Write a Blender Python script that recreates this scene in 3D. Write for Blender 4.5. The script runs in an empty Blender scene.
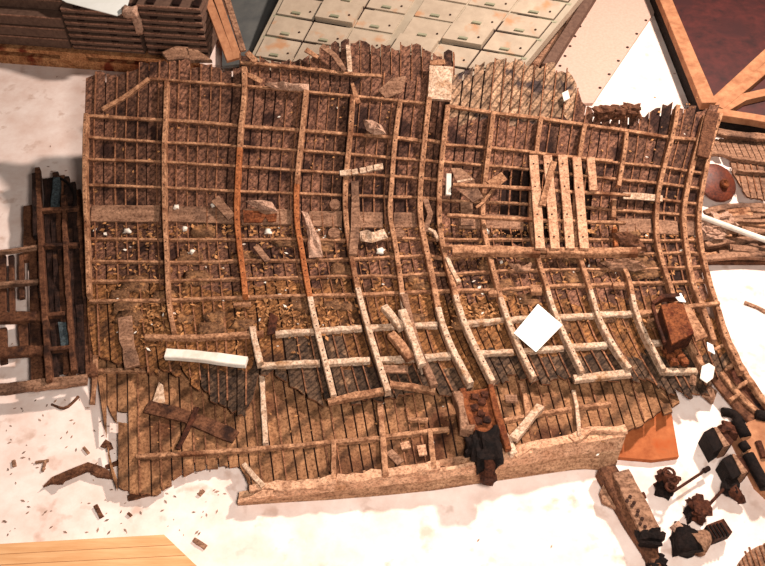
import bpy, math, random
import numpy as np
from mathutils import Vector, Matrix, noise
from bisect import bisect
random.seed(11)
S = bpy.context.scene
COL = S.collection

# ------------------------------------------------------------------ camera, light, exposure
TILT = math.radians(40); DIST = 8.6; F = 859.0
CAM = Vector((0, -DIST*math.sin(TILT), DIST*math.cos(TILT)))
cd = bpy.data.cameras.new('camera'); cam = bpy.data.objects.new('camera', cd); COL.objects.link(cam)
cd.sensor_width = 36; cd.lens = 36*F/765; cd.clip_end = 200
cam.location = CAM; cam.rotation_euler = (TILT, 0, 0)
S.camera = cam
S.view_settings.view_transform = 'Standard'; S.view_settings.look = 'None'
S.view_settings.exposure = 0.0; S.view_settings.gamma = 1.0; S.view_settings.use_curve_mapping = False
W = bpy.data.worlds.new('world'); S.world = W; W.use_nodes = True
W.node_tree.nodes['Background'].inputs[0].default_value = (1.0, 0.86, 0.78, 1)
W.node_tree.nodes['Background'].inputs[1].default_value = 0.09
def area(name, loc, target, size, power, color):
    l = bpy.data.lights.new(name, 'AREA'); l.shape = 'DISK'; l.size = size; l.energy = power; l.color = color
    o = bpy.data.objects.new(name, l); COL.objects.link(o); o.location = loc
    o.rotation_euler = (Vector(target)-Vector(loc)).to_track_quat('-Z', 'Y').to_euler()
    return o
area('hall_lamp', (5.6, 3.6, 7.8), (0.0, -0.4, 0), 0.7, 1760, (1.0, 0.85, 0.76))
area('floor_lamp_south', (0.8, -5.0, 6.0), (0.4, -1.6, 0), 1.2, 500, (1.0, 0.92, 0.85))

# ------------------------------------------------------------------ picture point -> place
ct, st = math.cos(TILT), math.sin(TILT)
def ray(px, py):
    x = (px-382.5)/F; y = -(py-283)/F
    return Vector((x, y*ct+st, y*st-ct))
def at(px, py, z=0.0):
    d = ray(px, py); return CAM + d*((z-CAM.z)/d.z)
def aty(px, py, Y):
    d = ray(px, py); return CAM + d*((Y-CAM.y)/d.y)
H0 = 0.21
def H(x, y):
    s = 0.13; t = (y-0.5)/s
    sp = t if t > 30 else math.log(1+math.exp(t))
    return H0 + 0.56*s*sp
def LOW(x, y):
    a = min(1, max(0, (-1.35-y)/0.75)); b = min(1, max(0, (x+1.3)/3.4))
    return 0.07 + 0.27*a*b
def on(px, py, off=0.0, f=H):
    lo, hi = -0.5, 4.0
    for _ in range(36):
        m = (lo+hi)/2; p = at(px, py, m)
        if m - f(p.x, p.y) - off > 0: hi = m
        else: lo = m
    return at(px, py, lo)
def nrm(p, f=H):
    e = 0.02
    return Vector((-(f(p.x+e, p.y)-f(p.x-e, p.y))/(2*e), -(f(p.x, p.y+e)-f(p.x, p.y-e))/(2*e), 1)).normalized()

# ------------------------------------------------------------------ materials
def lin(c):
    return tuple(((v/255)/12.92 if v/255 <= 0.04045 else ((v/255+0.055)/1.055)**2.4) for v in c)+(1,)
MATS = {}
def mat(name, c1, c2, scale=9, rough=0.8, bump=0.3, c3=None, s3=1.6, stretch=(1, 1, 1), metal=0, diag=0, tone=0.0, th=0.55, diagcol=0.35):
    m = bpy.data.materials.new(name); m.use_nodes = True; nt = m.node_tree; N = nt.nodes; Lk = nt.links
    b = N['Principled BSDF']; b.inputs['Roughness'].default_value = rough; b.inputs['Metallic'].default_value = metal
    tc = N.new('ShaderNodeTexCoord'); mp = N.new('ShaderNodeMapping'); mp.inputs['Scale'].default_value = stretch
    Lk.new(tc.outputs['Object'], mp.inputs['Vector'])
    n = N.new('ShaderNodeTexNoise'); n.inputs['Scale'].default_value = scale; n.inputs['Detail'].default_value = 7; n.inputs['Roughness'].default_value = 0.68
    Lk.new(mp.outputs[0], n.inputs['Vector'])
    r = N.new('ShaderNodeValToRGB'); r.color_ramp.elements[0].position = 0.33; r.color_ramp.elements[1].position = 0.67
    r.color_ramp.elements[0].color = lin(c1); r.color_ramp.elements[1].color = lin(c2)
    Lk.new(n.outputs['Fac'], r.inputs[0]); out = r.outputs[0]
    if c3:
        n3 = N.new('ShaderNodeTexNoise'); n3.inputs['Scale'].default_value = s3; n3.inputs['Detail'].default_value = 5
        Lk.new(tc.outputs['Object'], n3.inputs['Vector'])
        r3 = N.new('ShaderNodeValToRGB'); r3.color_ramp.elements[0].position = th; r3.color_ramp.elements[1].position = th+0.12
        Lk.new(n3.outputs['Fac'], r3.inputs[0])
        mx = N.new('ShaderNodeMixRGB'); Lk.new(r3.outputs[0], mx.inputs[0]); Lk.new(out, mx.inputs[1]); mx.inputs[2].default_value = lin(c3)
        out = mx.outputs[0]
    hsrc = n.outputs['Fac']
    if diag:
        mp2 = N.new('ShaderNodeMapping'); mp2.inputs['Rotation'].default_value = (0, 0, math.radians(-48))
        Lk.new(tc.outputs['Object'], mp2.inputs['Vector'])
        w = N.new('ShaderNodeTexWave'); w.bands_direction = 'Y'; w.inputs['Scale'].default_value = diag; w.inputs['Distortion'].default_value = 1.2
        w.inputs['Detail'].default_value = 3; w.inputs['Detail Scale'].default_value = 2.5
        Lk.new(mp2.outputs[0], w.inputs['Vector'])
        rw = N.new('ShaderNodeValToRGB'); rw.color_ramp.elements[0].position = 0.02; rw.color_ramp.elements[1].position = 0.3
        rw.color_ramp.elements[0].color = (diagcol,)*3+(1,)
        Lk.new(w.outputs['Fac'], rw.inputs[0])
        mm = N.new('ShaderNodeMixRGB'); mm.blend_type = 'MULTIPLY'; mm.inputs[0].default_value = 1
        Lk.new(out, mm.inputs[1]); Lk.new(rw.outputs[0], mm.inputs[2]); out = mm.outputs[0]
    b.inputs['Specular IOR Level'].default_value = 0.15 if rough > .65 else 0.4
    if bump > 0.15:
        ng = N.new('ShaderNodeTexNoise'); ng.inputs['Scale'].default_value = 42; ng.inputs['Detail'].default_value = 6; ng.inputs['Roughness'].default_value = 0.75
        Lk.new(tc.outputs['Object'], ng.inputs['Vector'])
        rg = N.new('ShaderNodeValToRGB'); rg.color_ramp.elements[0].position = 0.36; rg.color_ramp.elements[1].position = 0.56
        rg.color_ramp.elements[0].color = (0.36, 0.30, 0.26, 1); rg.color_ramp.elements[1].color = (1.08, 1.05, 1.02, 1)
        Lk.new(ng.outputs['Fac'], rg.inputs[0])
        mg = N.new('ShaderNodeMixRGB'); mg.blend_type = 'MULTIPLY'; mg.inputs[0].default_value = 1
        Lk.new(out, mg.inputs[1]); Lk.new(rg.outputs[0], mg.inputs[2]); out = mg.outputs[0]; hsrc = ng.outputs['Fac']
    if tone:
        a = N.new('ShaderNodeAttribute'); a.attribute_name = 'tone'
        hs = N.new('ShaderNodeHueSaturation'); mr = N.new('ShaderNodeMapRange')
        mr.inputs['To Min'].default_value = 1-tone; mr.inputs['To Max'].default_value = 1+tone
        Lk.new(a.outputs['Fac'], mr.inputs[0]); Lk.new(mr.outputs[0], hs.inputs['Value']); Lk.new(out, hs.inputs['Color']); out = hs.outputs[0]
    Lk.new(out, b.inputs['Base Color'])
    if bump:
        bp = N.new('ShaderNodeBump'); bp.inputs['Strength'].default_value = bump; bp.inputs['Distance'].default_value = 0.02
        Lk.new(hsrc, bp.inputs['Height']); Lk.new(bp.outputs[0], b.inputs['Normal'])
    MATS[name] = m; return m
mat('floor_paint', (226, 198, 184), (246, 228, 218), scale=3.2, rough=0.75, bump=0.03, c3=(208, 178, 162), s3=5.5, th=0.6)
mat('floor_white', (240, 236, 230), (250, 248, 244), scale=2, rough=0.7, bump=0.02)
mat('plank_upper', (52, 32, 26), (150, 106, 84), scale=26, c3=(54, 34, 28), s3=3.6, diag=6.5, diagcol=.6, tone=0.42, th=0.52, bump=0.6)
mat('plank_dark', (38, 30, 26), (104, 80, 62), scale=16, c3=(150, 116, 88), s3=6, th=.6, diag=6, diagcol=.5, tone=.3, bump=.6)
mat('plank_lower', (66, 38, 22), (168, 116, 72), scale=18, c3=(74, 50, 34), s3=3.2, diag=6, diagcol=.6, tone=0.28, th=0.56, bump=0.6)
mat('plank_mottled', (74, 54, 42), (202, 164, 132), scale=11, diag=5, tone=0.25, bump=0.6, c3=(70, 58, 56), s3=5, th=0.53)
mat('plank_flat', (118, 80, 54), (174, 128, 92), scale=7, c3=(88, 54, 36), s3=1.7, diag=1.25, tone=0.16, th=0.55, bump=0.3, diagcol=0.45)
mat('batten', (92, 56, 40), (158, 110, 80), scale=20, bump=0.4, tone=0.25)
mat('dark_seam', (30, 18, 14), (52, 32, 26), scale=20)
mat('rib_wood', (120, 80, 56), (206, 156, 120), scale=14, bump=0.5, c3=(118, 76, 52), s3=4, th=0.56)
mat('rib_orange', (140, 78, 44), (186, 118, 74), scale=12, bump=0.4, c3=(128, 70, 34), s3=4)
mat('rib_pale', (176, 140, 112), (228, 202, 178), scale=13, bump=0.4, c3=(170, 128, 92), s3=6, th=0.58)
mat('bolt', (46, 30, 24), (70, 44, 34), scale=20)
mat('board_wood', (112, 80, 62), (172, 132, 106), scale=10, bump=0.4, c3=(100, 74, 60), s3=3, stretch=(.4, 2, 2))
mat('pale_timber', (180, 132, 102), (220, 176, 144), scale=9, bump=0.3, c3=(168, 122, 88), s3=5, th=0.6)
mat('white_paint', (206, 192, 176), (240, 230, 216), scale=8, bump=0.15)
mat('paper', (236, 238, 230), (246, 248, 242), scale=5, bump=0.0, rough=0.6)
mat('rust', (88, 44, 26), (150, 88, 52), scale=11, bump=0.7, c3=(92, 40, 22), s3=7, th=0.56)
mat('rust_disc', (74, 32, 20), (120, 56, 32), scale=7, bump=0.2, c3=(76, 34, 22), s3=4, rough=.5)
mat('dark_rust', (46, 26, 20), (104, 60, 42), scale=14, bump=0.8, c3=(40, 24, 20), s3=7)
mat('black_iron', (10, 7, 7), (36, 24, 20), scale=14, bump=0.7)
mat('rag', (160, 124, 104), (200, 164, 142), scale=6, bump=0.3)
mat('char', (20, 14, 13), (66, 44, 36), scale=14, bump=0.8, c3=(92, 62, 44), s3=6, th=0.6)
mat('char_brown', (70, 42, 30), (128, 86, 62), scale=12, bump=0.6, c3=(50, 32, 26), s3=4)
mat('blue_ash', (36, 44, 50), (90, 102, 106), scale=12, bump=0.5)
mat('metal_cream', (152, 138, 118), (172, 158, 138), scale=4, rough=0.5, bump=0.04)
mat('drawer_cream', (164, 146, 126), (186, 168, 146), scale=4, rough=0.45, bump=0.04, c3=(178, 134, 100), s3=3.6, th=0.56)
mat('metal_green', (128, 128, 104), (156, 152, 126), scale=6, rough=0.5, bump=0.05)
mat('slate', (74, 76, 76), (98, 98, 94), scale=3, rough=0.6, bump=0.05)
mat('hardboard', (184, 152, 136), (196, 166, 150), scale=30, rough=0.8, bump=0.05)
mat('red_ply', (44, 15, 15), (80, 30, 26), scale=5, rough=0.6, bump=0.1, c3=(54, 20, 20), s3=2.4)
mat('crate_wood', (142, 92, 64), (184, 130, 94), scale=7, bump=0.15, c3=(134, 80, 50), s3=4, th=0.6)
mat('stack_brown', (84, 62, 52), (112, 86, 72), scale=18, rough=0.7, bump=0.15)
mat('stack_edge', (128, 92, 76), (162, 124, 104), scale=12, bump=0.2)
mat('pallet_wood', (150, 96, 62), (206, 154, 108), scale=9, bump=0.3, c3=(120, 54, 34), s3=4, th=0.54)
mat('fresh_wood', (204, 146, 96), (232, 184, 134), scale=5, bump=0.1, stretch=(.25, 3, 3), c3=(198, 142, 88), s3=1.5)
mat('orange_ply', (140, 72, 38), (176, 102, 60), scale=10, bump=0.14, c3=(158, 76, 36), s3=5)
mat('keel_wood', (146, 104, 78), (206, 164, 130), scale=8, bump=0.4, stretch=(.35, 2, 3), c3=(120, 84, 62), s3=2.4, th=0.57)
mat('chips', (96, 58, 32), (184, 132, 86), scale=9, bump=0, tone=0.5)
mat('speck', (120, 92, 80), (170, 140, 122), scale=3, bump=0, tone=0.4)
mat('dirt', (70, 46, 34), (150, 110, 78), scale=18, bump=0.8, c3=(170, 124, 84), s3=11, th=0.56)

# ------------------------------------------------------------------ mesh building
class MB:
    def __init__(s): s.v = []; s.f = []; s.m = []; s.t = []
    def face(s, idx, m=0, t=0.5): s.f.append(tuple(idx)); s.m.append(m); s.t.append(t)
    def add(s, vs): i = len(s.v); s.v += [Vector(p) for p in vs]; return i
    def bar(s, pts, w, h, m=0, up=None, lift=0.0, jit=0.0, taper=None, mf=None, cham=0.14, t=0.5):
        """rectangular section with chamfered top swept along pts; pts lie on its underside"""
        n = len(pts); rings = []
        for i, p in enumerate(pts):
            a = pts[max(0, i-1)]; b = pts[min(n-1, i+1)]; tg = (b-a).normalized()
            u = up[i] if isinstance(up, list) else (up or Vector((0, 0, 1)))
            sd = tg.cross(u).normalized(); u2 = sd.cross(tg).normalized()
            k = 1 if taper is None else taper(i/(n-1))
            ww = w*k*(1+random.uniform(-jit, jit))/2; hh = h*k*(1+random.uniform(-jit, jit)); c = cham*min(ww*2, hh)
            base = p + u2*lift + sd*random.uniform(-jit, jit)*w*0.25
            prof = [(-ww, 0), (ww, 0), (ww, hh-c), (ww-c, hh), (-ww+c, hh), (-ww, hh-c)]
            rings.append(s.add([base+sd*x+u2*z for x, z in prof]))
        for i in range(n-1):
            mm = mf(i/(n-1)) if mf else m
            for k in range(6):
                k2 = (k+1) % 6
                s.face((rings[i]+k, rings[i]+k2, rings[i+1]+k2, rings[i+1]+k), mm, t)
        s.face([rings[0]+k for k in range(5, -1, -1)], mf(0) if mf else m, t); s.face([rings[-1]+k for k in range(6)], mf(1) if mf else m, t)
        return s
    def slab(s, top, th, m=0, dirn=Vector((0, 0, -1)), t=0.5):
        n = len(top); i = s.add(top); j = s.add([Vector(p)+dirn*th for p in top])
        s.face(range(i, i+n), m, t); s.face(range(j+n-1, j-1, -1), m, t)
        for k in range(n):
            k2 = (k+1) % n; s.face((i+k, j+k, j+k2, i+k2), m, t)
        return s
    def box(s, c, sx, sy, sz, rot=0, m=0, tilt=0, t=0.5):
        M = Matrix.Rotation(rot, 3, 'Z') @ Matrix.Rotation(tilt, 3, 'X'); c = Vector(c)
        vs = [c + M @ Vector((x*sx/2, y*sy/2, z*sz/2)) for z in (-1, 1) for x, y in ((-1, -1), (1, -1), (1, 1), (-1, 1))]
        i = s.add(vs)
        for q in ((3, 2, 1, 0), (4, 5, 6, 7), (0, 1, 5, 4), (1, 2, 6, 5), (2, 3, 7, 6), (3, 0, 4, 7)): s.face([i+k for k in q], m, t)
        return s
    def tube(s, pts, r, m=0, n=10, taper=None, t=0.5):
        rings = []; L = len(pts)
        for i, p in enumerate(pts):
            a = pts[max(0, i-1)]; b = pts[min(L-1, i+1)]; tg = (b-a).normalized()
            u = Vector((0, 0, 1)) if abs(tg.z) < 0.9 else Vector((0, 1, 0))
            sd = tg.cross(u).normalized(); u2 = sd.cross(tg)
            rr = r*(taper(i/max(1, L-1)) if taper else 1)
            rings.append(s.add([p+(sd*math.cos(2*math.pi*k/n)+u2*math.sin(2*math.pi*k/n))*rr for k in range(n)]))
        for i in range(L-1):
            for k in range(n):
                k2 = (k+1) % n; s.face((rings[i]+k, rings[i]+k2, rings[i+1]+k2, rings[i+1]+k), m, t)
        s.face([rings[0]+k for k in range(n-1, -1, -1)], m, t); s.face([rings[-1]+k for k in range(n)], m, t)
        return s
    def lump(s, c, sx, sy, sz, seed=0, amp=0.3, m=0, sub=3, rot=0):
        import bmesh
        bm = bmesh.new(); bmesh.ops.create_icosphere(bm, subdivisions=sub, radius=1)
        M = Matrix.Rotation(rot, 3, 'Z'); i = len(s.v); c = Vector(c)
        for v in bm.verts:
            p = v.co; q = Vector([math.copysign(abs(a)**0.6, a) for a in p])
            k = 1+amp*(noise.noise(p*1.9+Vector((seed*7.1, 0, 0)))+0.5*noise.noise(p*5+Vector((0, seed*3.3, 0))))
            z = max(q.z*k, -0.95)
            s.v.append(c + M @ Vector((q.x*k*sx/2, q.y*k*sy/2, z*sz/2)))
        for f in bm.faces: s.face([i+v.index for v in f.verts], m)
        bm.free(); return s
    def build(s, name, mats, parent=None, smooth=False):
        o0 = Vector(parent['_o']) if parent is not None and '_o' in parent else None
        if o0 is None:
            zs = min(v.z for v in s.v); cx = sum(v.x for v in s.v)/len(s.v); cy = sum(v.y for v in s.v)/len(s.v)
            o0 = Vector((cx, cy, zs))
        me = bpy.data.meshes.new(name); me.from_pydata([v-o0 for v in s.v], [], s.f)
        ms = mats if isinstance(mats, (list, tuple)) else [mats]
        for k in ms: me.materials.append(MATS[k])
        me.polygons.foreach_set('material_index', s.m)
        a = me.attributes.new('tone', 'FLOAT', 'FACE'); a.data.foreach_set('value', s.t)
        if smooth: me.polygons.foreach_set('use_smooth', [True]*len(s.f))
        me.update()
        import bmesh
        bm = bmesh.new(); bm.from_mesh(me); bmesh.ops.recalc_face_normals(bm, faces=bm.faces); bm.to_mesh(me); bm.free()
        o = bpy.data.objects.new(name, me); COL.objects.link(o)
        if parent is not None:
            o.parent = parent; o['_o'] = list(o0)
        else:
            o.location = o0; o['_o'] = list(o0)
        return o
def tag(o, label, cat, group=None, kind=None):
    o['label'] = label; o['category'] = cat
    if group: o['group'] = group
    if kind: o['kind'] = kind
    return o
def thing(name, label, cat, loc, group=None):
    o = bpy.data.objects.new(name, None); COL.objects.link(o); o.location = loc; o.empty_display_size = 0.1
    o['_o'] = list(loc); return tag(o, label, cat, group)
def struct(name, mb, m):
    o = mb.build(name, m); o['kind'] = 'structure'; return o
def smoothpath(pts, step=7):
    """resample a traced line (Catmull-Rom)"""
    P = [Vector((a, b, 0)) for a, b in pts]; out = []
    if len(P) == 2:
        n = max(2, int((P[1]-P[0]).length/step)+1)
        return [tuple((P[0].lerp(P[1], i/(n-1)))[:2]) for i in range(n)]
    Q = [P[0]*2-P[1]]+P+[P[-1]*2-P[-2]]
    for i in range(1, len(Q)-2):
        n = max(1, int((Q[i+1]-Q[i]).length/step))
        for k in range(n):
            t = k/n; a, b, c, d = Q[i-1:i+3]
            v = 0.5*((2*b)+(c-a)*t+(2*a-5*b+4*c-d)*t*t+(3*b-a-3*c+d)*t**3); out.append((v.x, v.y))
    out.append((P[-1].x, P[-1].y)); return out
def hbar(mb, pts, w, h, off=0.0, f=H, m=0, jit=0.12, mf=None, step=7, taper=None):
    W_ = [on(x, y, off, f) for x, y in smoothpath(pts, step)]
    return mb.bar(W_, w, h, m=m, up=[nrm(p, f) for p in W_], jit=jit, mf=mf, taper=taper)

# ------------------------------------------------------------------ floor
fl = MB(); fl.slab([Vector((-14, -9, 0)), Vector((14, -9, 0)), Vector((14, 13, 0)), Vector((-14, 13, 0))], 0.1)
struct('floor', fl, 'floor_paint')

# ------------------------------------------------------------------ traced frames of the hull
RIBS = [
 [(88,116),(87,150),(87,190),(89,245),(90.5,299)],
 [(168,84),(167,119),(165.6,150),(166,214),(168,262),(170,306),(175,336)],
 [(245,70),(245,98),(242,127),(240.5,150),(238.5,188),(237.7,219),(240.3,251),(244.3,283),(246,300)],
 [(306.6,93),(301,148),(297,193),(297.8,227),(302.6,257),(308,290),(317,332),(334,400)],
 [(353,98),(350,140),(346,182),(346,219),(350,251),(358,293),(370,338),(388,396)],
 [(400,103),(394.6,145),(392,180),(390,217),(396,254),(401,290),(405,322),(412,348),(424,374)],
 [(429,100),(424,146),(420,193),(421,227),(430,272),(439.6,320),(451.5,352),(470,388)],
 [(447.5,108),(443,146),(439,193),(440,235),(446,264),(452,288),(465,330),(492,386)],
 [(492.6,114),(488.6,148),(484.6,180),(482,219),(487,251),(496,288),(504.5,317),(518,351),(533,382)],
 [(540,119),(536,148),(531,190),(530,225),(536,259),(545,288),(552,312),(565,343),(581,376)],
 [(583.5,127),(579.6,148),(575,190),(573,225),(578,259),(587,287),(597,320),(610,346),(628,373)],
 [(624.6,135),(624,146),(617,188),(612.7,215),(619,264),(628,286),(634,314),(644.5,341),(662,374)],
 [(676,108),(673.6,122),(669.6,142),(660,177),(655,209),(656,246),(666,283),(674,306),(687,345),(700,370)],
 [(703,118),(697,143),(688,177),(682,211),(683,238),(691,286),(699,306),(712,345)],
 [(718.6,116),(710.5,140),(702.7,177),(697.5,209),(697.5,238),(704,272),(707,284),(716,314),(724,341),(740,376)],
]
def ribx(i, py):
    R = RIBS[i]
    if py <= R[0][1]: a, b = R[0], R[1]
    elif py >= R[-1][1]: a, b = R[-2], R[-1]
    else:
        k = bisect([q[1] for q in R], py); a, b = R[k-1], R[k]
    t = (py-a[1])/(b[1]-a[1])
    if t < 0 or t > 1: t = max(-1.5, min(2.2, t))
    return a[0]+(b[0]-a[0])*t
UK = [88,166,240.6,300.6,349.5,394.4,424,443,488.6,536,579.6,624,669.3,696.5,710]
def seamx(u, py):
    k = min(max(bisect(UK, u), 1), len(UK)-1); a, b = UK[k-1], UK[k]
    t = (u-a)/(b-a); return ribx(k-1, py)*(1-t)+ribx(k, py)*t

def interp(L, x): return float(np.interp(x, [p[0] for p in L], [p[1] for p in L]))
def plank_field(mb, u0, u1, pitch, topf, botf, xf, off=0.0, f=H, jag=4, tonef=None, matf=None, skip=None, botjag=None, seam=True, th=0.022, batten_p=0.7):
    u = u0; botjag = jag if botjag is None else botjag
    while u < u1-1:
        w = min(pitch*random.uniform(0.9, 1.12), u1-u); g = 0.075*w
        cols = [u+g, u+w/2, u+w-g]
        ends = []
        jt = random.uniform(-jag, jag); jb = random.uniform(-botjag, botjag)
        for c in cols:
            xt = xf(c, 100); xb = xf(c, 385)
            ends.append((topf(c)+jt+random.uniform(-jag, jag)*0.5, botf(c)+jb+random.uniform(-botjag, botjag)*0.6))
        L = max(e[1]-e[0] for e in ends)
        if L > 4:
            n = max(2, int(L/11)+1); tone = random.random(); z0 = random.uniform(-0.006, 0.006); rows = []
            for j in range(n):
                t = j/(n-1); up = []; dn = []
                for c, e in zip(cols, ends):
                    py = e[0]+(e[1]-e[0])*t; x = xf(c, py)
                    p = on(x, py, off+z0+random.uniform(-0.003, 0.003), f); nn = nrm(p, f)
                    up.append(p); dn.append(p-nn*th)
                i = mb.add(up); mb.add(dn); rows.append(i)
            for j in range(n-1):
                py = ends[1][0]+(ends[1][1]-ends[1][0])*(j+.5)/(n-1)
                m = matf(xf(u+w/2, py), py) if matf else 0; tt = tone
                a, b = rows[j], rows[j+1]
                if skip and skip(xf(u+w/2, py), py): continue
                for k in range(2):
                    mb.face((a+k, b+k, b+k+1, a+k+1), m, tt); mb.face((a+3+k, a+4+k, b+4+k, b+3+k), m, tt)
                mb.face((a, a+3, b+3, b), m, tt); mb.face((a+2, b+2, b+5, a+5), m, tt)
            for r in (rows[0], rows[-1]):
                mb.face((r, r+1, r+4, r+3), 2, tone); mb.face((r+1, r+2, r+5, r+4), 2, tone)
            if seam and random.random() < batten_p and not (skip and skip(xf(u, 440), 440) and f is LOW):
                t0, t1 = ends[0][0]+random.uniform(-3, 3), ends[0][1]-random.uniform(0, 8)
                pts = [(xf(u+0.3, t0+(t1-t0)*q/8), t0+(t1-t0)*q/8) for q in range(9)]
                Wp = [on(x, y, off, f) for x, y in pts]
                mb.bar(Wp, 0.013, 0.014, m=2, up=[nrm(p, f) for p in Wp], jit=0.3, t=random.random())
        u += w
def backing(mb, u0, u1, topf, botf, xf, off, f=H, m=3, nu=40, nv=30, th=0.015, skip=None):
    g = []
    for i in range(nu+1):
        u = u0+(u1-u0)*i/nu; a, b = topf(u)+3, botf(u)-6; col = []
        if b < a+2: b = a+2
        for j in range(nv+1):
            py = a+(b-a)*j/nv; col.append(on(xf(u, py), py, off, f))
        g.append(mb.add(col))
    dn = [mb.add([mb.v[c+j]-Vector((0, 0, th)) for j in range(nv+1)]) for c in g]
    for i in range(nu):
        for j in range(nv):
            if skip and skip(mb.v[g[i]+j]): continue
            mb.face((g[i]+j, g[i]+j+1, g[i+1]+j+1, g[i+1]+j), m); mb.face((dn[i]+j, dn[i+1]+j, dn[i+1]+j+1, dn[i]+j+1), m)
    for i in (0, nu):
        for j in range(nv):
            if skip and skip(mb.v[g[i]+j]): continue
            mb.face((g[i]+j, dn[i]+j, dn[i]+j+1, g[i]+j+1), m)
    for j in (0, nv):
        for i in range(nu): mb.face((g[i]+j, g[i+1]+j, dn[i+1]+j, dn[i]+j), m)

PM = ['plank_upper', 'plank_lower', 'batten', 'dark_seam', 'plank_mottled', 'plank_dark']
def toneband(x, py):
    if x > 196 and py > 366+10*noise.noise(Vector((x*.05, 3, 0))): return 5
    if 285 < x < 345 and 336 < py < 372: return 5
    return 0 if py + 14*noise.noise(Vector((x*0.02, py*0.02, 0))) < 282 else 1

# ---- west half of the wreck
TOPL = [(84,78),(92,74),(112,76),(125,68),(138,65),(162,62),(190,64),(215,69),(243,70),(262,79),(285,86),(309,86),(345,85),(372,80),(390,75),(409,76),(424,68)]
BOTL = [(84,300),(87,350),(98,358),(117,361),(132,371),(164,370),(182,384),(198,398),(225,413),(242,416),(246,381),(258,376),(272,380),(291,402),(349,397),(380,390),(395,392),(425,392)]
ORG = at(265, 300, 0)
west = thing('hull_wreck', 'broken wooden hull section, planks and frames exposed, west of the dark split', 'boat wreck', (ORG.x, ORG.y, 0))
mb = MB()
plank_field(mb, 84, 427, 10.4, lambda u: interp(TOPL, u), lambda u: interp(BOTL, u), seamx, jag=4.5, matf=toneband)
backing(mb, 86, 425, lambda u: interp(TOPL, u)+4, lambda u: interp(BOTL, u)-4, seamx, -0.03)
mb.build('planking', PM, west)
# layer behind, showing over the top edge
TOPB = [(240,56),(250,52),(262,58),(275,66),(300,62),(318,52),(328,46),(345,44),(360,43),(380,50),(400,49),(415,48),(440,55),(455,54)]
mb = MB()
plank_field(mb, 240, 455, 10, lambda u: interp(TOPB, u), lambda u: 104, lambda u, py: u, off=-0.075, jag=4, matf=lambda x, y: 0)
backing(mb, 241, 454, lambda u: interp(TOPB, u)+4, lambda u: 104, lambda u, py: u, -0.1)
mb.build('rear_planking', PM, west)
mb = MB(); hbar(mb, [(241,63.5),(300,69),(349,75),(392,78)], 0.035, 0.04, -0.05); mb.build('stringer', 'rib_wood', west)
mb = MB(); hbar(mb, [(348,46),(350,73)], 0.05, 0.03, -0.05); mb.build('rib', 'rib_pale', west)

STR_L = [
 [(150,79.5),(190,82.6),(242,86.5),(300,92),(349,96.7),(390,100.6),(425,104.6)],
 [(88,116.5),(164,121),(200,123),(239,126.6),(299,131),(349,135),(390,138),(423,142)],
 [(88,138),(163,143),(200,144.5),(238,147),(297,151),(346,154.6),(396,159),(420,161)],
 [(88,160),(162,162.5),(200,165),(238,167),(296,171),(346,174),(393,177),(419,179)],
 [(88,185.5),(160,188),(200,190),(241,192),(293,194),(346,196),(393,197.5),(419,198)],
 [(89,240),(163,241),(200,241),(296,240.7),(344,241.5),(393,240),(423,240)],
 [(90,263),(200,263.7),(240,262),(299,262),(349,260.5),(396,258.4),(427,257)],
 [(90,283),(200,281.7),(240,280.4),(301,279),(349,277.7),(402,277),(431,275)],
 [(90,302.5),(170,301.7),(200,300.5),(305,297),(357,296),(401,294.2),(434,292.7)],
]
for i, s in enumerate(STR_L):
    mb = MB(); w = 0.034 if i in (1, 8) else 0.026
    hbar(mb, s, w, 0.036); mb.build('stringer', 'rib_wood', west)
for pts, mt, w in (([(146,339.6),(200,339.5),(264,335.6)], 'rib_wood', .05), ([(276,336),(320,333),(362,330)], 'rib_pale', .05), ([(371,330),(390,328.5),(437,327)], 'rib_pale', .05),
                   ([(262,367.5),(320,365)], 'rib_pale', .055), ([(327,365),(370,362)], 'rib_pale', .055), ([(376,362.5),(410,360.5),(450,357.5)], 'rib_pale', .055),
                   ([(328,404),(355,398),(383,393)], 'rib_wood', .06), ([(390,386),(412,389),(435,393)], 'rib_wood', .055)):
    mb = MB(); hbar(mb, pts, w, 0.055); mb.build('stringer', mt, west)
mb = MB(); hbar(mb, [(103,110.5),(128,96),(150,80)], 0.045, 0.045); mb.build('brace', 'rib_wood', west)
for a, b in (((92,214.5),(160,214.5)),((169,214.5),(236,216.5)),((243,217.5),(292,218)),((309,219.5),(342,220)),((359,220.5),(383,221)),((394,221),(415,221))):
    mb = MB(); hbar(mb, [a, b], 0.175, 0.03, 0.0, step=20, jit=0.05); mb.build('bilge_board', 'board_wood', west)
def build_rib(i, parent, mats, mf, w=0.05, h=0.085, py0=None, py1=None, bolts=True):
    w *= .86
    R = [q for q in RIBS[i] if (py0 is None or q[1] >= py0) and (py1 is None or q[1] <= py1)]
    mb = MB(); hbar(mb, R, w, h, 0.012, mf=(lambda t: mf(R[0][1]+(R[-1][1]-R[0][1])*t)) if mf else None, jit=0.05)
    mats = list(mats)+['bolt']; y = R[0][1]+7
    while y < R[-1][1]-4 and bolts:
        p = on(ribx(i, y), y, 0.012); n_ = nrm(p)
        mb.tube([p+n_*h*.9, p+n_*(h+.005)], 0.0062, n=6, m=len(mats)-1); y += random.uniform(9, 13)
    o = mb.build('rib', mats, parent)
    return o
build_rib(0, west, ['rib_wood'], None)
build_rib(1, west, ['rib_wood'], None)
build_rib(2, west, ['rib_wood', 'rib_orange'], lambda y: 1 if y > 150 else 0, w=.062)
mb = MB(); hbar(mb, [(253,331),(256,348),(261,368)], .06, .08, .012); mb.build('rib', 'rib_pale', west)
build_rib(3, west, ['rib_wood', 'rib_orange', 'rib_pale'], lambda y: 0 if y < 180 else (1 if y < 292 else 2), w=.062)
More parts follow.
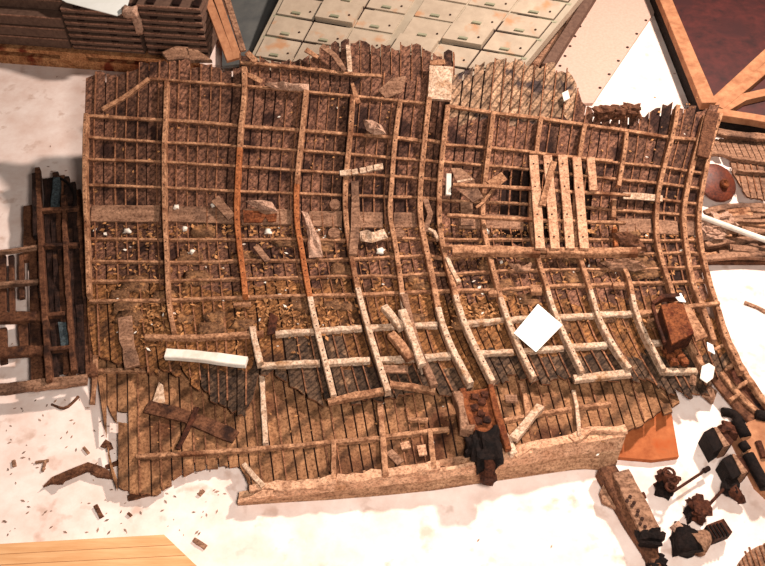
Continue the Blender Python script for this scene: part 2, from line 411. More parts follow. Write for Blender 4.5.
build_rib(4, west, ['rib_wood', 'rib_orange', 'rib_pale'], lambda y: 0 if y < 200 else (0 if y < 292 else 2), w=.062)
build_rib(5, west, ['rib_wood', 'rib_pale'], lambda y: 0 if y < 300 else 1, w=.058)
build_rib(6, west, ['rib_wood', 'rib_pale'], lambda y: 0 if y < 310 else 1, w=.066)

# ---- dark split between the halves: sunken centre boards
mb = MB()
GT = [(426,98),(446,104)]
plank_field(mb, 427, 441, 7, lambda u: 100, lambda u: 392, seamx, off=-0.11, jag=3, matf=lambda x, y: 0 if y < 300 else 1, seam=False)
backing(mb, 423, 446, lambda u: 96, lambda u: 400, seamx, -.15, nu=6)
mb.build('keel_boards', PM, west)
for a, b in (((426,141),(447,144)),((425,161),(442,163)),((421,179),(440,181)),((421,198.5),(440,200)),((424,240),(444,241)),((428,257),(446,260)),((433,275),(450,275)),((436,292.5),(454,292))):
    mb = MB(); hbar(mb, [a, b], 0.03, 0.035, -0.03); mb.build('cross_piece', 'rib_wood', west)

# ---- east half
TOPR = [(443,82),(453,74),(470,66),(486,59),(505,61),(526,63),(550,67),(563,76),(571,98),(580,111),(592,116),(622,117),(633,118),(645,112),(660,108),(676,106),(700,106),(712,108)]
BOTR = [(443,384),(470,378),(500,380),(536,382),(560,382),(580,379),(600,384),(624,392),(650,394),(669,391),(690,376),(706,364)]
ORG2 = at(580, 300, 0)
east = thing('hull_wreck', 'broken wooden hull section carrying the slatted grating, east of the dark split', 'boat wreck', (ORG2.x, ORG2.y, 0))
mb = MB()
def me_(x, py):
    if py < 120 and x < 575: return 4
    if py < 300: return 0
    if 352+8*noise.noise(Vector((x*.05, 9, 0))) < py and x > 478: return 5
    return 1
def hole(x, y): return (499+5*math.sin(y*.3) < x < 592+5*math.sin(y*.2) and 166 < y < 243) and not (552 < x < 560)  # planks cut out so the shadowed bay looks deep and dark
plank_field(mb, 444, 709, 10.0, lambda u: interp(TOPR, u), lambda u: interp(BOTR, u), seamx, jag=4.5, matf=me_, skip=lambda x, y: hole(x, y))
ha, hb_ = on(500, 243), on(600, 166)
backing(mb, 445, 708, lambda u: interp(TOPR, u)+4, lambda u: interp(BOTR, u)-4, seamx, -0.03, skip=lambda v: ha.x+.12 < v.x < hb_.x-.1 and ha.y < v.y < hb_.y)
mb.build('planking', PM, east)
STR_R = [
 [(446,106.5),(494,114),(539,119),(565,123),(623,131),(668,138),(697,140.5)],
 [(443,145.5),(484,148),(525,152),(539,154),(565,157.5),(580,160),(622,164),(659,167.5),(683,171),(702,174)],
 [(443,162.5),(482,166),(520,169),(580,176),(614,179.7),(655,183.7),(682,187),(700,189.5)],
 [(441,201),(481,203),(512,204),(560,207),(585,208),(615,211),(654,213.5),(679,215.5),(697,217)],
 [(583,193),(626,195.6),(654,199),(682,203),(697,204.5)],
 [(443,240.5),(478,241),(523,240.7),(586,241),(652,242),(682,241.6),(697,241)],
 [(447,260),(490,256),(540,258),(580,257),(620,256.5),(660,254.8),(686,254),(700,255)],
 [(451,275.6),(491,273),(536,271.7),(583,271),(623,270.6),(660,270),(692,268.5),(703,268)],
 [(455,292),(504,291),(549,287.5),(589,286.6),(629,285),(666,284.5),(690,283.5),(707,282)],
]
for i, s in enumerate(STR_R):
    mb = MB(); hbar(mb, s, 0.034 if i in (0, 8) else 0.026, 0.036); mb.build('stringer', 'rib_wood', east)
for pts, mt, w in (([(467.5,325.6),(503,322)], 'rib_pale', .05), ([(510,322),(548,318)], 'rib_pale', .055), ([(556,319.5),(594,317.5)], 'rib_pale', .05), ([(599,317),(631,315.5)], 'rib_pale', .055), ([(637,315.5),(672,313)], 'rib_wood', .05),
                   ([(479,355.5),(513,353.6)], 'rib_pale', .05), ([(522,353),(563,350)], 'rib_pale', .05), ([(571,349),(606,346.8)], 'rib_pale', .055), ([(650,345),(682,343.6)], 'rib_pale', .05),
                   ([(573,380.7),(600,378),(629,375)], 'rib_pale', .07), ([(660,373),(678,373.4),(696,373)], 'rib_pale', .055)):
    mb = MB(); hbar(mb, pts, w, 0.05); mb.build('stringer', mt, east)
for a, b in (((459,222),(480,223)),((486,222),(523,224)),((618,226.5),(651,227)),((657,228),(677,229)),((684,230),(696,230))):
    mb = MB(); hbar(mb, [a, b], 0.16, 0.03, 0, step=20, jit=.05); mb.build('bilge_board', 'board_wood', east)
pale = lambda y: 0 if y < 292 else 1
for i, w in ((7,.062),(8,.056),(9,.052),(10,.052),(12,.05),(13,.055),(14,.05)):
    build_rib(i, east, ['rib_wood', 'rib_pale'], pale if i < 12 else (lambda y: 0), w=w)
for a, b in ((134, 190), (262, 380)): build_rib(11, east, ['rib_wood', 'rib_pale'], pale, py0=a, py1=b)
for pts, mt in (([(612.7,201),(612.7,219)], 'rib_wood'), ([(613.5,230),(615.5,249)], 'rib_orange')):
    mb = MB(); hbar(mb, pts, .045, .06, .012); mb.build('rib', mt, east)
mb = MB(); p = on(428, 66, .03)
Wp = [on(x, y, .04) for x, y in smoothpath([(441,68),(440,85),(439,101)])]
mb.bar(Wp, .245, .05, up=[nrm(q) for q in Wp], jit=.03, cham=.05); mb.build('head_block', 'rib_pale', east)

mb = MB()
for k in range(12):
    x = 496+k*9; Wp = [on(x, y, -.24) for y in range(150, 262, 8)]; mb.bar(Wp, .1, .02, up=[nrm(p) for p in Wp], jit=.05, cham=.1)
mb.build('bay_shade_boards', 'char', east)  # near-black boards paint the shadow of grating and beam in the bay
# ---- lower panel under the wreck
BOTLOW = [(98,380),(110,470),(117,490),(135,494),(159,493),(172,484),(190,471),(240,468),(250,492),(280,492),(333,482),(383,476),(433,471),(512,456),(580,441),(628,432),(645,424),(672,408),(696,390)]
kf = [(98,0),(200,.05),(300,.16),(450,.2),(600,.3),(700,.35)]
def lowx(u, py): return u+(py-430)*interp(kf, u)
low = thing('hull_wreck', 'wide flat plank panel lying partly underneath the two hull sections', 'boat wreck', tuple(at(330, 440, 0)))
mb = MB()
plank_field(mb, 97, 690, 10.8, lambda u: 356 if u < 620 else 340, lambda u: interp(BOTLOW, lowx(u, interp(BOTLOW, u)))-1, lowx, f=LOW, off=0.02, jag=1, botjag=2.2, seam=True, batten_p=.5, matf=lambda x, y: 5, th=.02, skip=lambda x, y: 412 < y < 468 and x < 119+5*math.sin(y*.5) or (y >= 468 and x < 108))
backing(mb, 130, 685, lambda u: 355, lambda u: interp(BOTLOW, lowx(u, interp(BOTLOW, u)))-2, lowx, -0.005, f=LOW, m=3, skip=lambda v: v.x < at(130, 440, .1).x and at(130, 480, .1).y < v.y < at(130, 404, .1).y)
mb.build('planking', PM[:5]+['plank_flat'], low)
for pts in ([(137,458),(200,454.5),(265,450),(333,444),(381,440)], [(383,439),(430,433),(449,430.6)], [(504,422.6),(540,416),(571,411)], [(575,410),(610,406)], [(78,353),(0,0)][:0] or [(98,372),(132,372),(160,373)]):
    mb = MB(); hbar(mb, pts, .04, .04, .02, f=LOW); mb.build('stringer', 'rib_wood', low)
for pts, mt, w in (([(262,378),(264,410),(266,446)], 'rib_pale', .045), ([(334,445),(334,481)], 'rib_wood', .04), ([(379,398),(383,440),(386,478)], 'rib_wood', .05), ([(430,434),(434,471)], 'rib_wood', .045),
                   ([(521,386),(526,407),(528,430)], 'rib_wood', .045), ([(573,394),(577,416),(579,440)], 'rib_pale', .035), ([(486,394),(499,428),(514,457)], 'rib_pale', .07)):
    mb = MB(); hbar(mb, pts, w, .05, .03, f=LOW); mb.build('rib', mt, low)
# keel timber along the south edge: sloping face down to the floor
TOPK = [(237,503),(280,494),(333,485),(383,479),(433,472.5),(512,457),(580,443),(627,435)]
BOTK = [(237,506),(280,503),(333,500),(383,496),(433,491),(486,483),(580,469.5),(614,472)]
def keel(mb, t0, t1, lift, m, d=0.1):
    n = 26; A = []; B = []; C_ = []; D_ = []
    for i in range(n):
        x = 238+(625-238)*i/(n-1); a = on(x, interp(TOPK, x), .02, LOW); xb = 238+(614-238)*i/(n-1); b = at(xb, interp(BOTK, xb), 0.0)
        nd = Vector((0, -.5, .86)).normalized()*lift
        jt = random.uniform(-.008, .008)
        A.append(a.lerp(b, t0)+nd+Vector((0, jt, 0))); B.append(a.lerp(b, t1)+nd+Vector((0, 0, 0)))
        C_.append(A[-1]+Vector((0, d, -.0))); D_.append(B[-1]+Vector((0, d, 0)))
    for q in (C_, D_):
        for v in q: v.z = max(v.z, 0.0)
    for q in (A, B): 
        for v in q: v.z = max(v.z, 0.0)
    ia, ib, ic, id_ = mb.add(A), mb.add(B), mb.add(C_), mb.add(D_)
    for i in range(n-1):
        mb.face((ia+i, ib+i, ib+i+1, ia+i+1), m); mb.face((ic+i, ia+i, ia+i+1, ic+i+1), m); mb.face((id_+i, ic+i, ic+i+1, id_+i+1), m); mb.face((ib+i, id_+i, id_+i+1, ib+i+1), m)
    for i in (0, n-1): mb.face((ia+i, ic+i, id_+i, ib+i), m)
mb = MB(); keel(mb, 0.02, .98, 0, 0); mb.build('keel_timber', 'keel_wood', low)
mb = MB(); keel(mb, 0.0, .42, .018, 0, .03); mb.build('keel_strake', 'pale_timber', low)
for seg in ([(250,490),(270,487),(300,487),(336,480)], [(337,478),(355,480),(372,475),(384,474)], [(388,474),(405,472),(432,467),(440,466)], [(513,455),(530,447),(548,446),(570,440)], [(571,441),(590,432),(610,432),(626,431)]):
    mb = MB(); hbar(mb, seg, .075, .03, .04, f=LOW, jit=.35); mb.build('edge_strip', 'pale_timber', low)

# ---- curved tail running down to the floor at the east end
tail = thing('hull_tail', 'curved strip of hull framing sweeping down to the floor beside the engine block', 'boat wreck', tuple(at(735, 370, 0)))
def TZ(x, y):  # slopes from the shell to the floor
    t = min(1, max(0, (-0.05-y)/1.5)); return 0.26*(1-t)+0.07*t
for name, pts, w, h, mt in (('rail', [(716,314),(727,345),(741,373),(757,398),(775,420)], .05, .08, 'rib_wood'),
                          ('rail', [(706,352),(722,378),(742,402),(764,422)], .05, .06, 'rib_wood'),
                          ('side_board', [(711,340),(727,366),(744,388),(766,410)], .16, .02, 'dark_rust'),
                          ('side_board', [(712,366),(727,388),(748,412),(765,428)], .17, .03, 'char_brown'),
                          ('tail_skin', [(704,308),(712,330),(722,352)], .15, .02, 'stack_brown')):
    mb = MB(); hbar(mb, pts, w, h, 0, f=TZ); mb.build(name, mt, tail)
for a, b in (((713,352),(724,346)),((723,372),(736,364)),((735,390),(748,382)),((729,402),(738,396))):
    mb = MB(); hbar(mb, [a, b], .035, .05, .02, f=TZ); mb.build('cross_rib', 'rib_wood', tail)
mb = MB()
for k in range(9):
    x = 729+k*3.6; y = 357+k*5.4; p = on(x, y, .022, TZ); mb.box(p, .035, .035, .01, .6)
mb.build('dark_fittings', 'bolt', tail)

# ------------------------------------------------------------------ things lying on the wreck
def lying(name, label, cat, pts, w, h, m, off=.1, f=H, z=None, group=None, jit=.12, parent=None, step=9):
    mb = MB()
    if isinstance(z, tuple):
        P = smoothpath(pts, step); n = len(P); Wp = [at(x, y, z[0]+(z[1]-z[0])*i/(n-1)) for i, (x, y) in enumerate(P)]
        mb.bar(Wp, w, h, jit=jit)
    else: hbar(mb, pts, w, h, off, f=f, jit=jit, step=step)
    if parent is not None: return mb.build(name, m, parent)
    return tag(mb.build(name, m), label, cat, group)
# grating
g = thing('slatted_grating', 'pale wooden grating of upright slats lying on the east hull section', 'grating', tuple(on(563, 205, .1)))
for a, b in (((533,156),(540,250)),((547,156),(555,250)),((562,156),(570,250)),((576,158),(584,250))):
    mb = MB(); hbar(mb, [a, b], .092, .03, .17, step=15, jit=.06)
    s_ = mb.build('slat', 'pale_timber', g)
    nb = MB()
    for t in (.08, .32, .62, .86):
        x = a[0]+(b[0]-a[0])*t; y = a[1]+(b[1]-a[1])*t; p = on(x, y, .2); nb.tube([p-Vector((0, 0, .006)), p+nrm(p)*.005], .011, n=6)
    nb.build('nails', 'bolt', s_)
mb = MB(); hbar(mb, [(590,158),(593,191)], .085, .03, .17, step=15, jit=.06); mb.build('slat', 'pale_timber', g)
for a, b in (((529,153),(612,162)),((530,190),(630,196)),((531,221),(625,224))):
    mb = MB(); hbar(mb, [a, b], .03, .035, .13, step=15); mb.build('cross_rail', 'rib_wood', g)
lying('loose_lath', 'tapered loose slat leaning diagonally across the grating', 'plank', [(554,162),(549,178),(542,206)], .06, .02, 'rib_wood', .205)
lying('batten', 'long thin batten ending at the white block, left of the grating', 'batten', [(453,185.5),(490,187),(531,189.5)], .035, .035, 'rib_wood', .17)
lying('batten', 'long thin batten lying below the white block, left of the grating', 'batten', [(447,216),(490,218.5),(532,220.5)], .035, .035, 'rib_wood', .17)
lying('white_block', 'short white painted block standing at the end of a batten', 'block', [(448.5,175),(448,196)], .055, .045, 'white_paint', .1)
lying('long_timber', 'long double timber lying level under the foot of the grating', 'beam', [(452,254),(500,254),(539,254.5)], .085, .07, 'rib_wood', .1)
lying('long_timber', 'long timber continuing the double beam towards the east end', 'beam', [(546,254),(590,255),(636,254.5)], .085, .07, 'rib_wood', .1)
lying('thin_rail', 'thin rail lying just above the long double timber', 'beam', [(443,248.5),(500,250),(560,252.5),(640,251)], .03, .05, 'rib_wood', .11)
def sheet(name, label, cat, pix, m, off=.1, th=.012, f=H, z=None, crumple=0.0, group=None):
    """small polygonal piece with thickness"""
    mb = MB(); n = len(pix)
    if z is not None: top = [at(x, y, z[i] if isinstance(z, (list, tuple)) else z) for i, (x, y) in enumerate(pix)]
    else: top = [on(x, y, off+random.uniform(0, crumple), f) for x, y in pix]
    mb.slab(top, th); return tag(mb.build(name, m), label, cat, group)
# paper sheet
c = [(538,304),(562.5,325),(536,352),(514,333)]
Z = [on(x, y, .11).z for x, y in c]; zz = max(Z)+.02
sheet('paper_sheet', 'clean white paper sheet lying skewed on the pale ribs', 'paper', c, 'paper', z=zz, th=.005)
# folded metal sheet near white block
g = thing('crumpled_sheet', 'grey brown folded sheet of planks resting beside the white block', 'scrap', tuple(on(468, 187, .1)))
for pix, o_ in (([(451,168),(461,168),(475,180),(463,184),(456,181)], .13), ([(458,190),(466,184),(474,181),(483,197),(473,202)], .16)):
    mb = MB(); mb.slab([on(x, y, o_+random.uniform(0, .04)) for x, y in pix], .015); mb.build('fold', 'board_wood', g)
mb = MB(); hbar(mb, [(457,182),(472,179)], .02, .012, .19); mb.build('pale_edge', 'rib_pale', g)
lying('curved_splinter', 'bent wood splinter rising to a broad tip beside the folded sheet', 'splinter', [(476,208),(483,203),(491,192),(501,180)], .03, .02, 'rib_wood', .13)
lying('broken_flap', 'small tan triangular flap beside the upper thin batten', 'scrap', [(490,186),(504,176)], .11, .02, 'rib_wood', .1)
lying('vertical_board', 'short brown board standing between stringers below the folded sheet', 'board', [(466,203),(467,226)], .12, .02, 'board_wood', .05)
# pieces on the west half
def rag(name, label, pix, m='rag', off=.07, cat='cloth', seed=1, h=.07):
    P = [on(x, y, off) for x, y in pix]; c = sum(P, Vector())/len(P); mb = MB(); up = nrm(c)
    import bmesh
    n = len(P); rings = []
    for k, sc in enumerate((1.0, .82, .55, .25)):
        row = []
        for i in range(n*3):
            a = P[(i//3) % n]; b = P[(i//3+1) % n]; q = a.lerp(b, (i % 3)/3)
            q = c+(q-c)*sc; z = (0, .6, .9, 1)[k]*h*(.7+1.1*noise.noise(q*14+Vector((seed, 0, 0))))
            row.append(q+up*max(z, .004))
        rings.append(mb.add(row))
    N3 = n*3
    for k in range(3):
        for i in range(N3):
            i2 = (i+1) % N3; mb.face((rings[k]+i, rings[k]+i2, rings[k+1]+i2, rings[k+1]+i))
    mb.face([rings[3]+i for i in range(N3)]); mb.face([rings[0]+N3-1-i for i in range(N3)])
    return tag(mb.build(name, m), label, cat)
rag('crumpled_rag', 'crumpled grey cloth draped beside the orange rusted rib', [(245,201),(262,200),(272,202),(278,212),(262,210),(252,206)], seed=2)
rag('twisted_rag', 'twisted tan rag hanging down beside the fourth rib', [(301,211),(308,213),(315,230),(320,238),(323,257),(309,258),(307,246),(308,237)], seed=3)
rag('torn_cloth', 'pale torn cloth strip lying along the top edge of the wreck', [(264,84),(280,82),(296,85),(309,84),(309,91),(290,91),(274,89)], seed=5)
rag('torn_wad', 'small tan wad of torn material under the top stringer', [(363,120),(372,120),(382,126),(386,134),(374,135),(366,130)], seed=6)
rag('white_lump', 'white crumbled lump lying on the bilge board', [(360,232),(366,230),(372,236),(384,229),(388,238),(372,243),(360,241)], m='rib_pale', cat='debris', seed=8, h=.05)
sheet('rust_plate', 'rusty orange plate lying flat between two orange ribs', 'plate', [(243,210),(258,211),(266,215),(262,222),(244,222)], 'rust', off=.07)
sheet('rust_scrap', 'small orange wood scrap with notch beside the rusty plate', 'scrap', [(264,215),(277,213),(276,221),(269,222)], 'rust', off=.07)
lying('loose_board', 'short slanted tan board lying left of the orange rib', 'board', [(215,199),(232,218)], .1, .02, 'board_wood', .07)
lying('loose_board', 'short slanted board piece below the orange rib in the chips', 'board', [(256,247),(268,262)], .07, .02, 'board_wood', .06)
lying('standing_strip', 'tall grey mottled strip lying upright beside the fifth rib', 'strip', [(355,182),(355.5,220),(353,256)], .085, .03, 'board_wood', .09)
sg = thing('segmented_strip', 'pale notched strip broken into short white segments across the fifth rib', 'strip', tuple(on(360, 172, .1)))
for k, (a, b) in enumerate((((340,174),(351,173)),((352,173),(358,172)),((360,171.5),(366,170.5)),((367,170),(373,168.5)),((374,168.5),(383,167)))):
    mb = MB(); hbar(mb, [a, b], .06, .03, .11+.006*k); mb.build('segment', 'rib_pale', sg)
lying('white_plank', 'long white painted plank lying level over the torn lower edge', 'plank', [(166.5,355.5),(200,358),(247,364)], .1, .05, 'white_paint', .05, jit=.06)
lying('loose_timber', 'round-ended pale timber leaning up left of the crossed pair', 'timber', [(384,309),(392,319),(402,331)], .07, .06, 'rib_pale', .1)
lying('loose_timber', 'brown round timber lying below the upper pale leaning one', 'timber', [(391,336),(400,347),(411,361)], .08, .06, 'rib_wood', .1)
lying('loose_timber', 'long pale timber lying against the sixth rib in the crossed pair', 'timber', [(402,314),(411,338),(422,368)], .07, .07, 'rib_pale', .13)
lying('loose_timber', 'grey brown timber reaching the torn edge beside the long pale one', 'timber', [(404,298),(416,345),(434,388)], .065, .06, 'board_wood', .09)
lying('short_board', 'short brown board lying flat below the white stringers', 'board', [(383,370),(408,370)], .075, .02, 'board_wood', .05)
lying('small_block', 'tiny tan block lying on the stringer above the scattered chips', 'block', [(234,306),(251,305)], .045, .03, 'rib_wood', .04)
lying('dark_plank', 'dark weathered plank lying upright on the lower west corner', 'plank', [(125,318),(127,340),(133,368)], .12, .02, 'board_wood', .02)
lying('wood_splinter', 'short pale splinter poking from the gap below the split', 'splinter', [(447,258),(452,270),(459,283)], .04, .02, 'rib_pale', .09)
lying('bent_strip', 'bent brown strip lying beside the split in the hull', 'strip', [(425,200),(430,215),(424,232)], .06, .03, 'board_wood', .06)
lying('pale_peg', 'pale peg lying across the dark split', 'peg', [(428,230),(434,233),(438,241)], .035, .03, 'rib_pale', .05)
sheet('brown_scrap', 'brown triangular scrap standing on the stringer beside the white bars', 'scrap', [(270,312),(278,317),(275,333),(267,335)], 'dark_rust', off=.06)
for i, (x, y) in enumerate(((494,295),(536,293),(618,287))):
    lying('small_block', ['small tan block wedged on the stringer, left of the paper', 'small tan block on the stringer directly above the paper', 'small tan block on the stringer near the rusty iron box'][i], 'block', [(x-6, y), (x+5, y)], .06, .05, 'rib_wood', .04)
for i, (x, y, s_) in enumerate(((335,205,11),(334,234,12),(399,234,11))):
    p = on(x, y, .035); n_ = nrm(p); mb = MB(); mb.tube([p-n_*.02, p, p+n_*.03], s_*.0058, n=20, taper=lambda t: 1-.15*t)
    tag(mb.build('round_disc', 'board_wood', smooth=False), ['round grey disc on the planks above the bilge board', 'round grey disc on the planks below the bilge board', 'round brown disc beside the dark split'][i], 'disc')
lying('flat_board', 'pale flat board lying over the ribs right of the grating', 'board', [(623,196),(640,197),(662,199)], .07, .02, 'rib_pale', .05)
rag('torn_cloth', 'brown torn cloth heap below the long beam near the east end', [(610,234),(624,232),(640,240),(648,252),(634,250),(620,244)], m='char_brown', seed=9, cat='debris')
rag('torn_bark', 'curled tan bark heap lying under the long beam', [(600,263),(622,258),(640,262),(648,268),(634,272),(612,270)], m='board_wood', seed=12, cat='debris')
rag('fibre_tuft', 'curled pale fibre tuft lying left of the paper, under the beam', [(508,264),(520,268),(532,263),(530,271),(516,273)], m='board_wood', seed=14, cat='debris', h=.04)
# rusty box at the foot of the split
rb = thing('rusted_bracket', 'orange rusted iron channel with lugs at the foot of the split', 'bracket', tuple(on(478, 410, .03, LOW)))
def ZB(x, y): return max(LOW(x, y), .2) if y < -1.2 else H(x, y)
mb = MB()
o3 = [(463,392),(489,388),(497,428),(478,436),(469,420)]
mb.slab([at(x, y, .34) for x, y in o3], .04); mb.build('face_plate', 'rust', rb)
mb = MB(); hp = [at(x, y, .34) for x, y in [(462,392),(468,416),(476,434)]]; mb.bar(hp, .05, .06, jit=.2, up=Vector((0, 0, 1))); mb.build('flange', 'rust', rb)
mb = MB(); hp = [at(x, y, .34) for x, y in [(490,388),(495,410),(503,436),(508,452)]]; mb.bar(hp, .05, .05, jit=.2); mb.build('flange', 'rust', rb)
mb = MB()
for x, y in ((475,397),(482,402),(474,408),(481,414),(487,420),(478,421),(485,395)):
    mb.lump(at(x, y, .36), .07, .06, .05, seed=x, amp=.5, sub=2)
mb.build('corroded_lugs', 'dark_rust', rb)
mb = MB(); hp = [at(x, y, .28) for x, y in [(457,398),(460,418),(464,433),(473,436)]]; mb.bar(hp, .07, .14, jit=.35); mb.build('torn_edge', 'board_wood', rb)
bl = thing('blackened_fitting', 'black and dark red iron fitting hanging over the keel timber', 'fitting', tuple(at(485, 470, .1)))
mb = MB(); mb.lump(at(487, 450, .36), .22, .3, .2, seed=4, amp=.6, m=0); mb.lump(at(474, 447, .34), .14, .16, .14, seed=9, amp=.6); mb.build('iron_mass', 'black_iron', bl)
mb = MB(); mb.tube([at(489, 455, .38), at(490, 466, .36), at(489, 478, .28)], .055, taper=lambda t: 1-.25*t); mb.lump(at(488, 477, .27), .13, .1, .12, seed=5, amp=.5, sub=2)
mb.build('hanging_hook', 'dark_rust', bl)
lying('split_timber', 'pale split timber leaning diagonally by the foot of the rib', 'timber', [(513,441),(524,428),(540,408)], .075, .04, 'rib_pale', .08, f=LOW)
lying('cross_plank', 'brown plank lying on the lower panel under another short strip', 'plank', [(147,407),(185,417),(236,438)], .13, .02, 'char_brown', .045, f=LOW)
lying('cross_strip', 'dark thin strip crossing over the brown plank on the lower panel', 'strip', [(197,408),(190,425),(178,450)], .04, .02, 'dark_rust', .07, f=LOW)
sheet('pale_flake', 'pale torn flake lying on the lower panel above the brown plank', 'flake', [(159,382),(163,385),(165,402),(157,405),(152,403)], 'rib_pale', f=LOW, off=.05)
lying('leaning_stick', 'pale stick leaning from the lower panel end of the edge strip', 'stick', [(244,465),(254,477),(264,488)], .045, .03, 'rib_pale', .06, f=LOW)
lying('upright_stick', 'thin tan stick standing at the west corner of the panel', 'stick', [(96,356),(95,380),(93,405)], .04, .03, 'rib_wood', .0, z=(.2, .02))
sheet('wood_wedge', 'pale wedge of wood lying on the keel edge strip', 'wedge', [(249,497),(262,490),(273,490),(272,495),(258,498)], 'pale_timber', f=LOW, off=.07)
for i, (pts) in enumerate(([(389,452),(401,464)], [(421,446),(423,456)], [(401,447),(410,445)])):
    lying('wood_scrap', ['flat brown scrap lying lowest between the keel ribs', 'small upright scrap right of the pale one between the keel ribs', 'small pale scrap lying uppermost between the keel ribs'][i], 'scrap', pts, .07, .015, 'pale_timber' if i else 'board_wood', .05, f=LOW)
lying('wood_scrap', 'flat block scrap on the lower panel above the diagonal timber', 'block', [(505,400),(517,400)], .08, .03, 'board_wood', .05, f=LOW)
lying('wood_scrap', 'short stick scrap lying level near the keel ribs upper left', 'stick', [(408,420),(428,421)], .04, .02, 'rib_wood', .05, f=LOW)

# rusty box on the east end
bx = thing('rusted_iron_box', 'rusty open iron box tilted on the east end of the wreck', 'box', tuple(on(676, 325, .05)))
T = [(661,305),(682,301),(694,333),(672,344)]
zt = .48; top = [at(x, y, zt) for x, y in T]; mb = MB(); mb.slab(top, .03)
mb.build('lid', 'rust', bx)
mb = MB()
for i in range(4):
    a, b = top[i], top[(i+1) % 4]; mb.slab([a+Vector((0, 0, -.03)), b+Vector((0, 0, -.03)), b+Vector((0, 0, -.2)), a+Vector((0, 0, -.2))], .012, dirn=Vector((.5, .5, 0)))
mb.build('side_wall', 'dark_rust', bx)
mb = MB(); mb.bar([at(x, y, .44) for x, y in [(652,307),(657,325),(664,345)]], .03, .04, jit=.2); mb.bar([at(x, y, .44) for x, y in [(652,306),(662,300),(680,299)]], .05, .06, jit=.3)
mb.build('flange', 'dark_rust', bx)
mb = MB(); mb.slab([at(x, y, .46) for x, y in [(683,303),(690,306),(708,336),(696,341)]], .03); mb.build('side_flap', 'rib_wood', bx)
mb = MB()
for i in range(6): mb.lump(at(667+i*3.5, 352+(i % 3)*5, .3), .07, .07, .06, seed=i, amp=.6, sub=2)
tag(mb.build('rust_clump', 'rust'), 'clump of rust flakes below the rusty iron box', 'rust clump')
sheet('white_scrap', 'white torn scrap above the rusty iron box', 'paper', [(674,295),(681,293),(686,302),(679,301)], 'paper', z=.5, th=.01)
sheet('white_scrap', 'white torn scrap with a cut corner at the torn east corner', 'paper', [(702,366),(709,363),(715,367),(713,378),(707,383),(700,378)], 'white_paint', z=.3, th=.01)
sheet('white_scrap', 'small white chip just below the tilted iron box flap', 'paper', [(707,342),(713,345),(715,354),(708,350)], 'paper', z=.36, th=.01)
lying('loose_stick', 'tan stick poking out east over the rim above the iron box', 'stick', [(688,308),(702,306),(719,304)], .04, .03, 'rib_wood', .1)
lying('torn_planks', 'dark torn plank strip dangling at the east corner', 'plank', [(690,377),(700,386),(713,398)], .14, .03, 'board_wood', z=(.22, .04))

# chips scattered in the bilge (uncountable)
mb = MB()
def chip(px, py, f=H, off=.02, s=1):
    p = on(px, py, off, f); a = random.uniform(0, 6.28); l = random.uniform(.01, .032)*s; w = l*random.uniform(.25, .6); n_ = nrm(p, f)
    d = Vector((math.cos(a), math.sin(a), random.uniform(-.1, .5))).normalized(); e = d.cross(n_).normalized()
    mb.slab([p-d*l, p+e*w, p+d*l, p-e*w], .006, t=random.random(), m=0 if random.random() < .965 else 1)
for _ in range(1700):
    px = random.uniform(92, 700); py = random.gauss(268, 32) if random.random() < .7 else random.uniform(224, 238)
    if 222 < py < 345: chip(px, py)
for _ in range(260): chip(random.gauss(160, 16), random.gauss(322, 12))
for _ in range(260): chip(random.gauss(290, 35), random.gauss(318, 12))
for _ in range(200): chip(random.gauss(480, 22), random.gauss(312, 12))
for _ in range(250): chip(random.uniform(95, 700), random.uniform(95, 215), s=.7)
for _ in range(180): chip(random.uniform(130, 610), random.uniform(395, 455), f=LOW, s=.7)
tag(mb.build('wood_chips', ['chips', 'white_paint']), 'scattered wood chips and flakes lying in the hull', 'debris', kind='stuff')
mb = MB()
import itertools
for k in range(46):
    px = random.uniform(100, 690); py = random.uniform(222, 330)
    p = on(px, py, .0); s_ = random.uniform(.08, .2); mb.lump(p, s_*1.5, s_, .05, seed=k, amp=.6, sub=2)
tag(mb.build('bilge_dirt', 'dirt', smooth=True), 'crumbly brown dirt settled between the stringers', 'dirt', kind='stuff')
for i, (x, y) in enumerate(((127,231),(185,229),(176,207),(268,232),(192,252),(486,232),(380,251),(213,205))):
    mb = MB(); mb.lump(on(x, y, .03), (.075,.04,.05)[i%3], (.05,.045,.06)[i%3], .04, seed=i+20, amp=.9, sub=2)
    tag(mb.build('pale_pebble', 'white_paint', smooth=True), ['white pebble in the chips by the first rib, below the bilge board', 'white pebble in the chips just east of the second rib', 'white pebble sitting on the bilge board edge by the second rib', 'pale pebble in the chips between the two orange ribs',
        'small pale pebble on the planks left of the orange rib, lowest there', 'white pebble beside the ninth rib in the dark bay', 'round pale pebble left of the dark split', 'small tan pebble above the slanted tan board'][i], 'pebble')

# ------------------------------------------------------------------ charred fragment and ladder frame on the west side
ch = thing('charred_fragment', 'black burnt upright fragment of hull standing against the wreck', 'boat wreck', tuple(at(62, 290, 0)))
def FL(z): return lambda x, y: z
mb = MB()
x = 46
while x < 84:
    t0 = 178+random.uniform(-4, 8)+max(0, x-72)*1.2
    P = [at(x+(y-178)*.055, y, .13+random.uniform(-.02, .03)) for y in np.linspace(t0, 378+random.uniform(-6, 4), 12)]
    mb.bar(P, .058, .04, jit=.25, m=0 if random.random() < .75 else 1); x += 5.4
mb.build('burnt_planks', ['char', 'char_brown'], ch)
for pts, m_, w in (([(39,172),(44,280),(51,385)], 'char_brown', .055), ([(36,178),(37,240)], 'char', .05), ([(65,200),(69,290),(75,374)], 'char_brown', .05), ([(58,182),(56,210)], 'blue_ash', .08)):
    mb = MB(); mb.bar([at(x_, y_, .18) for x_, y_ in smoothpath(pts)], w, .07, jit=.15); mb.build('frame', m_, ch)
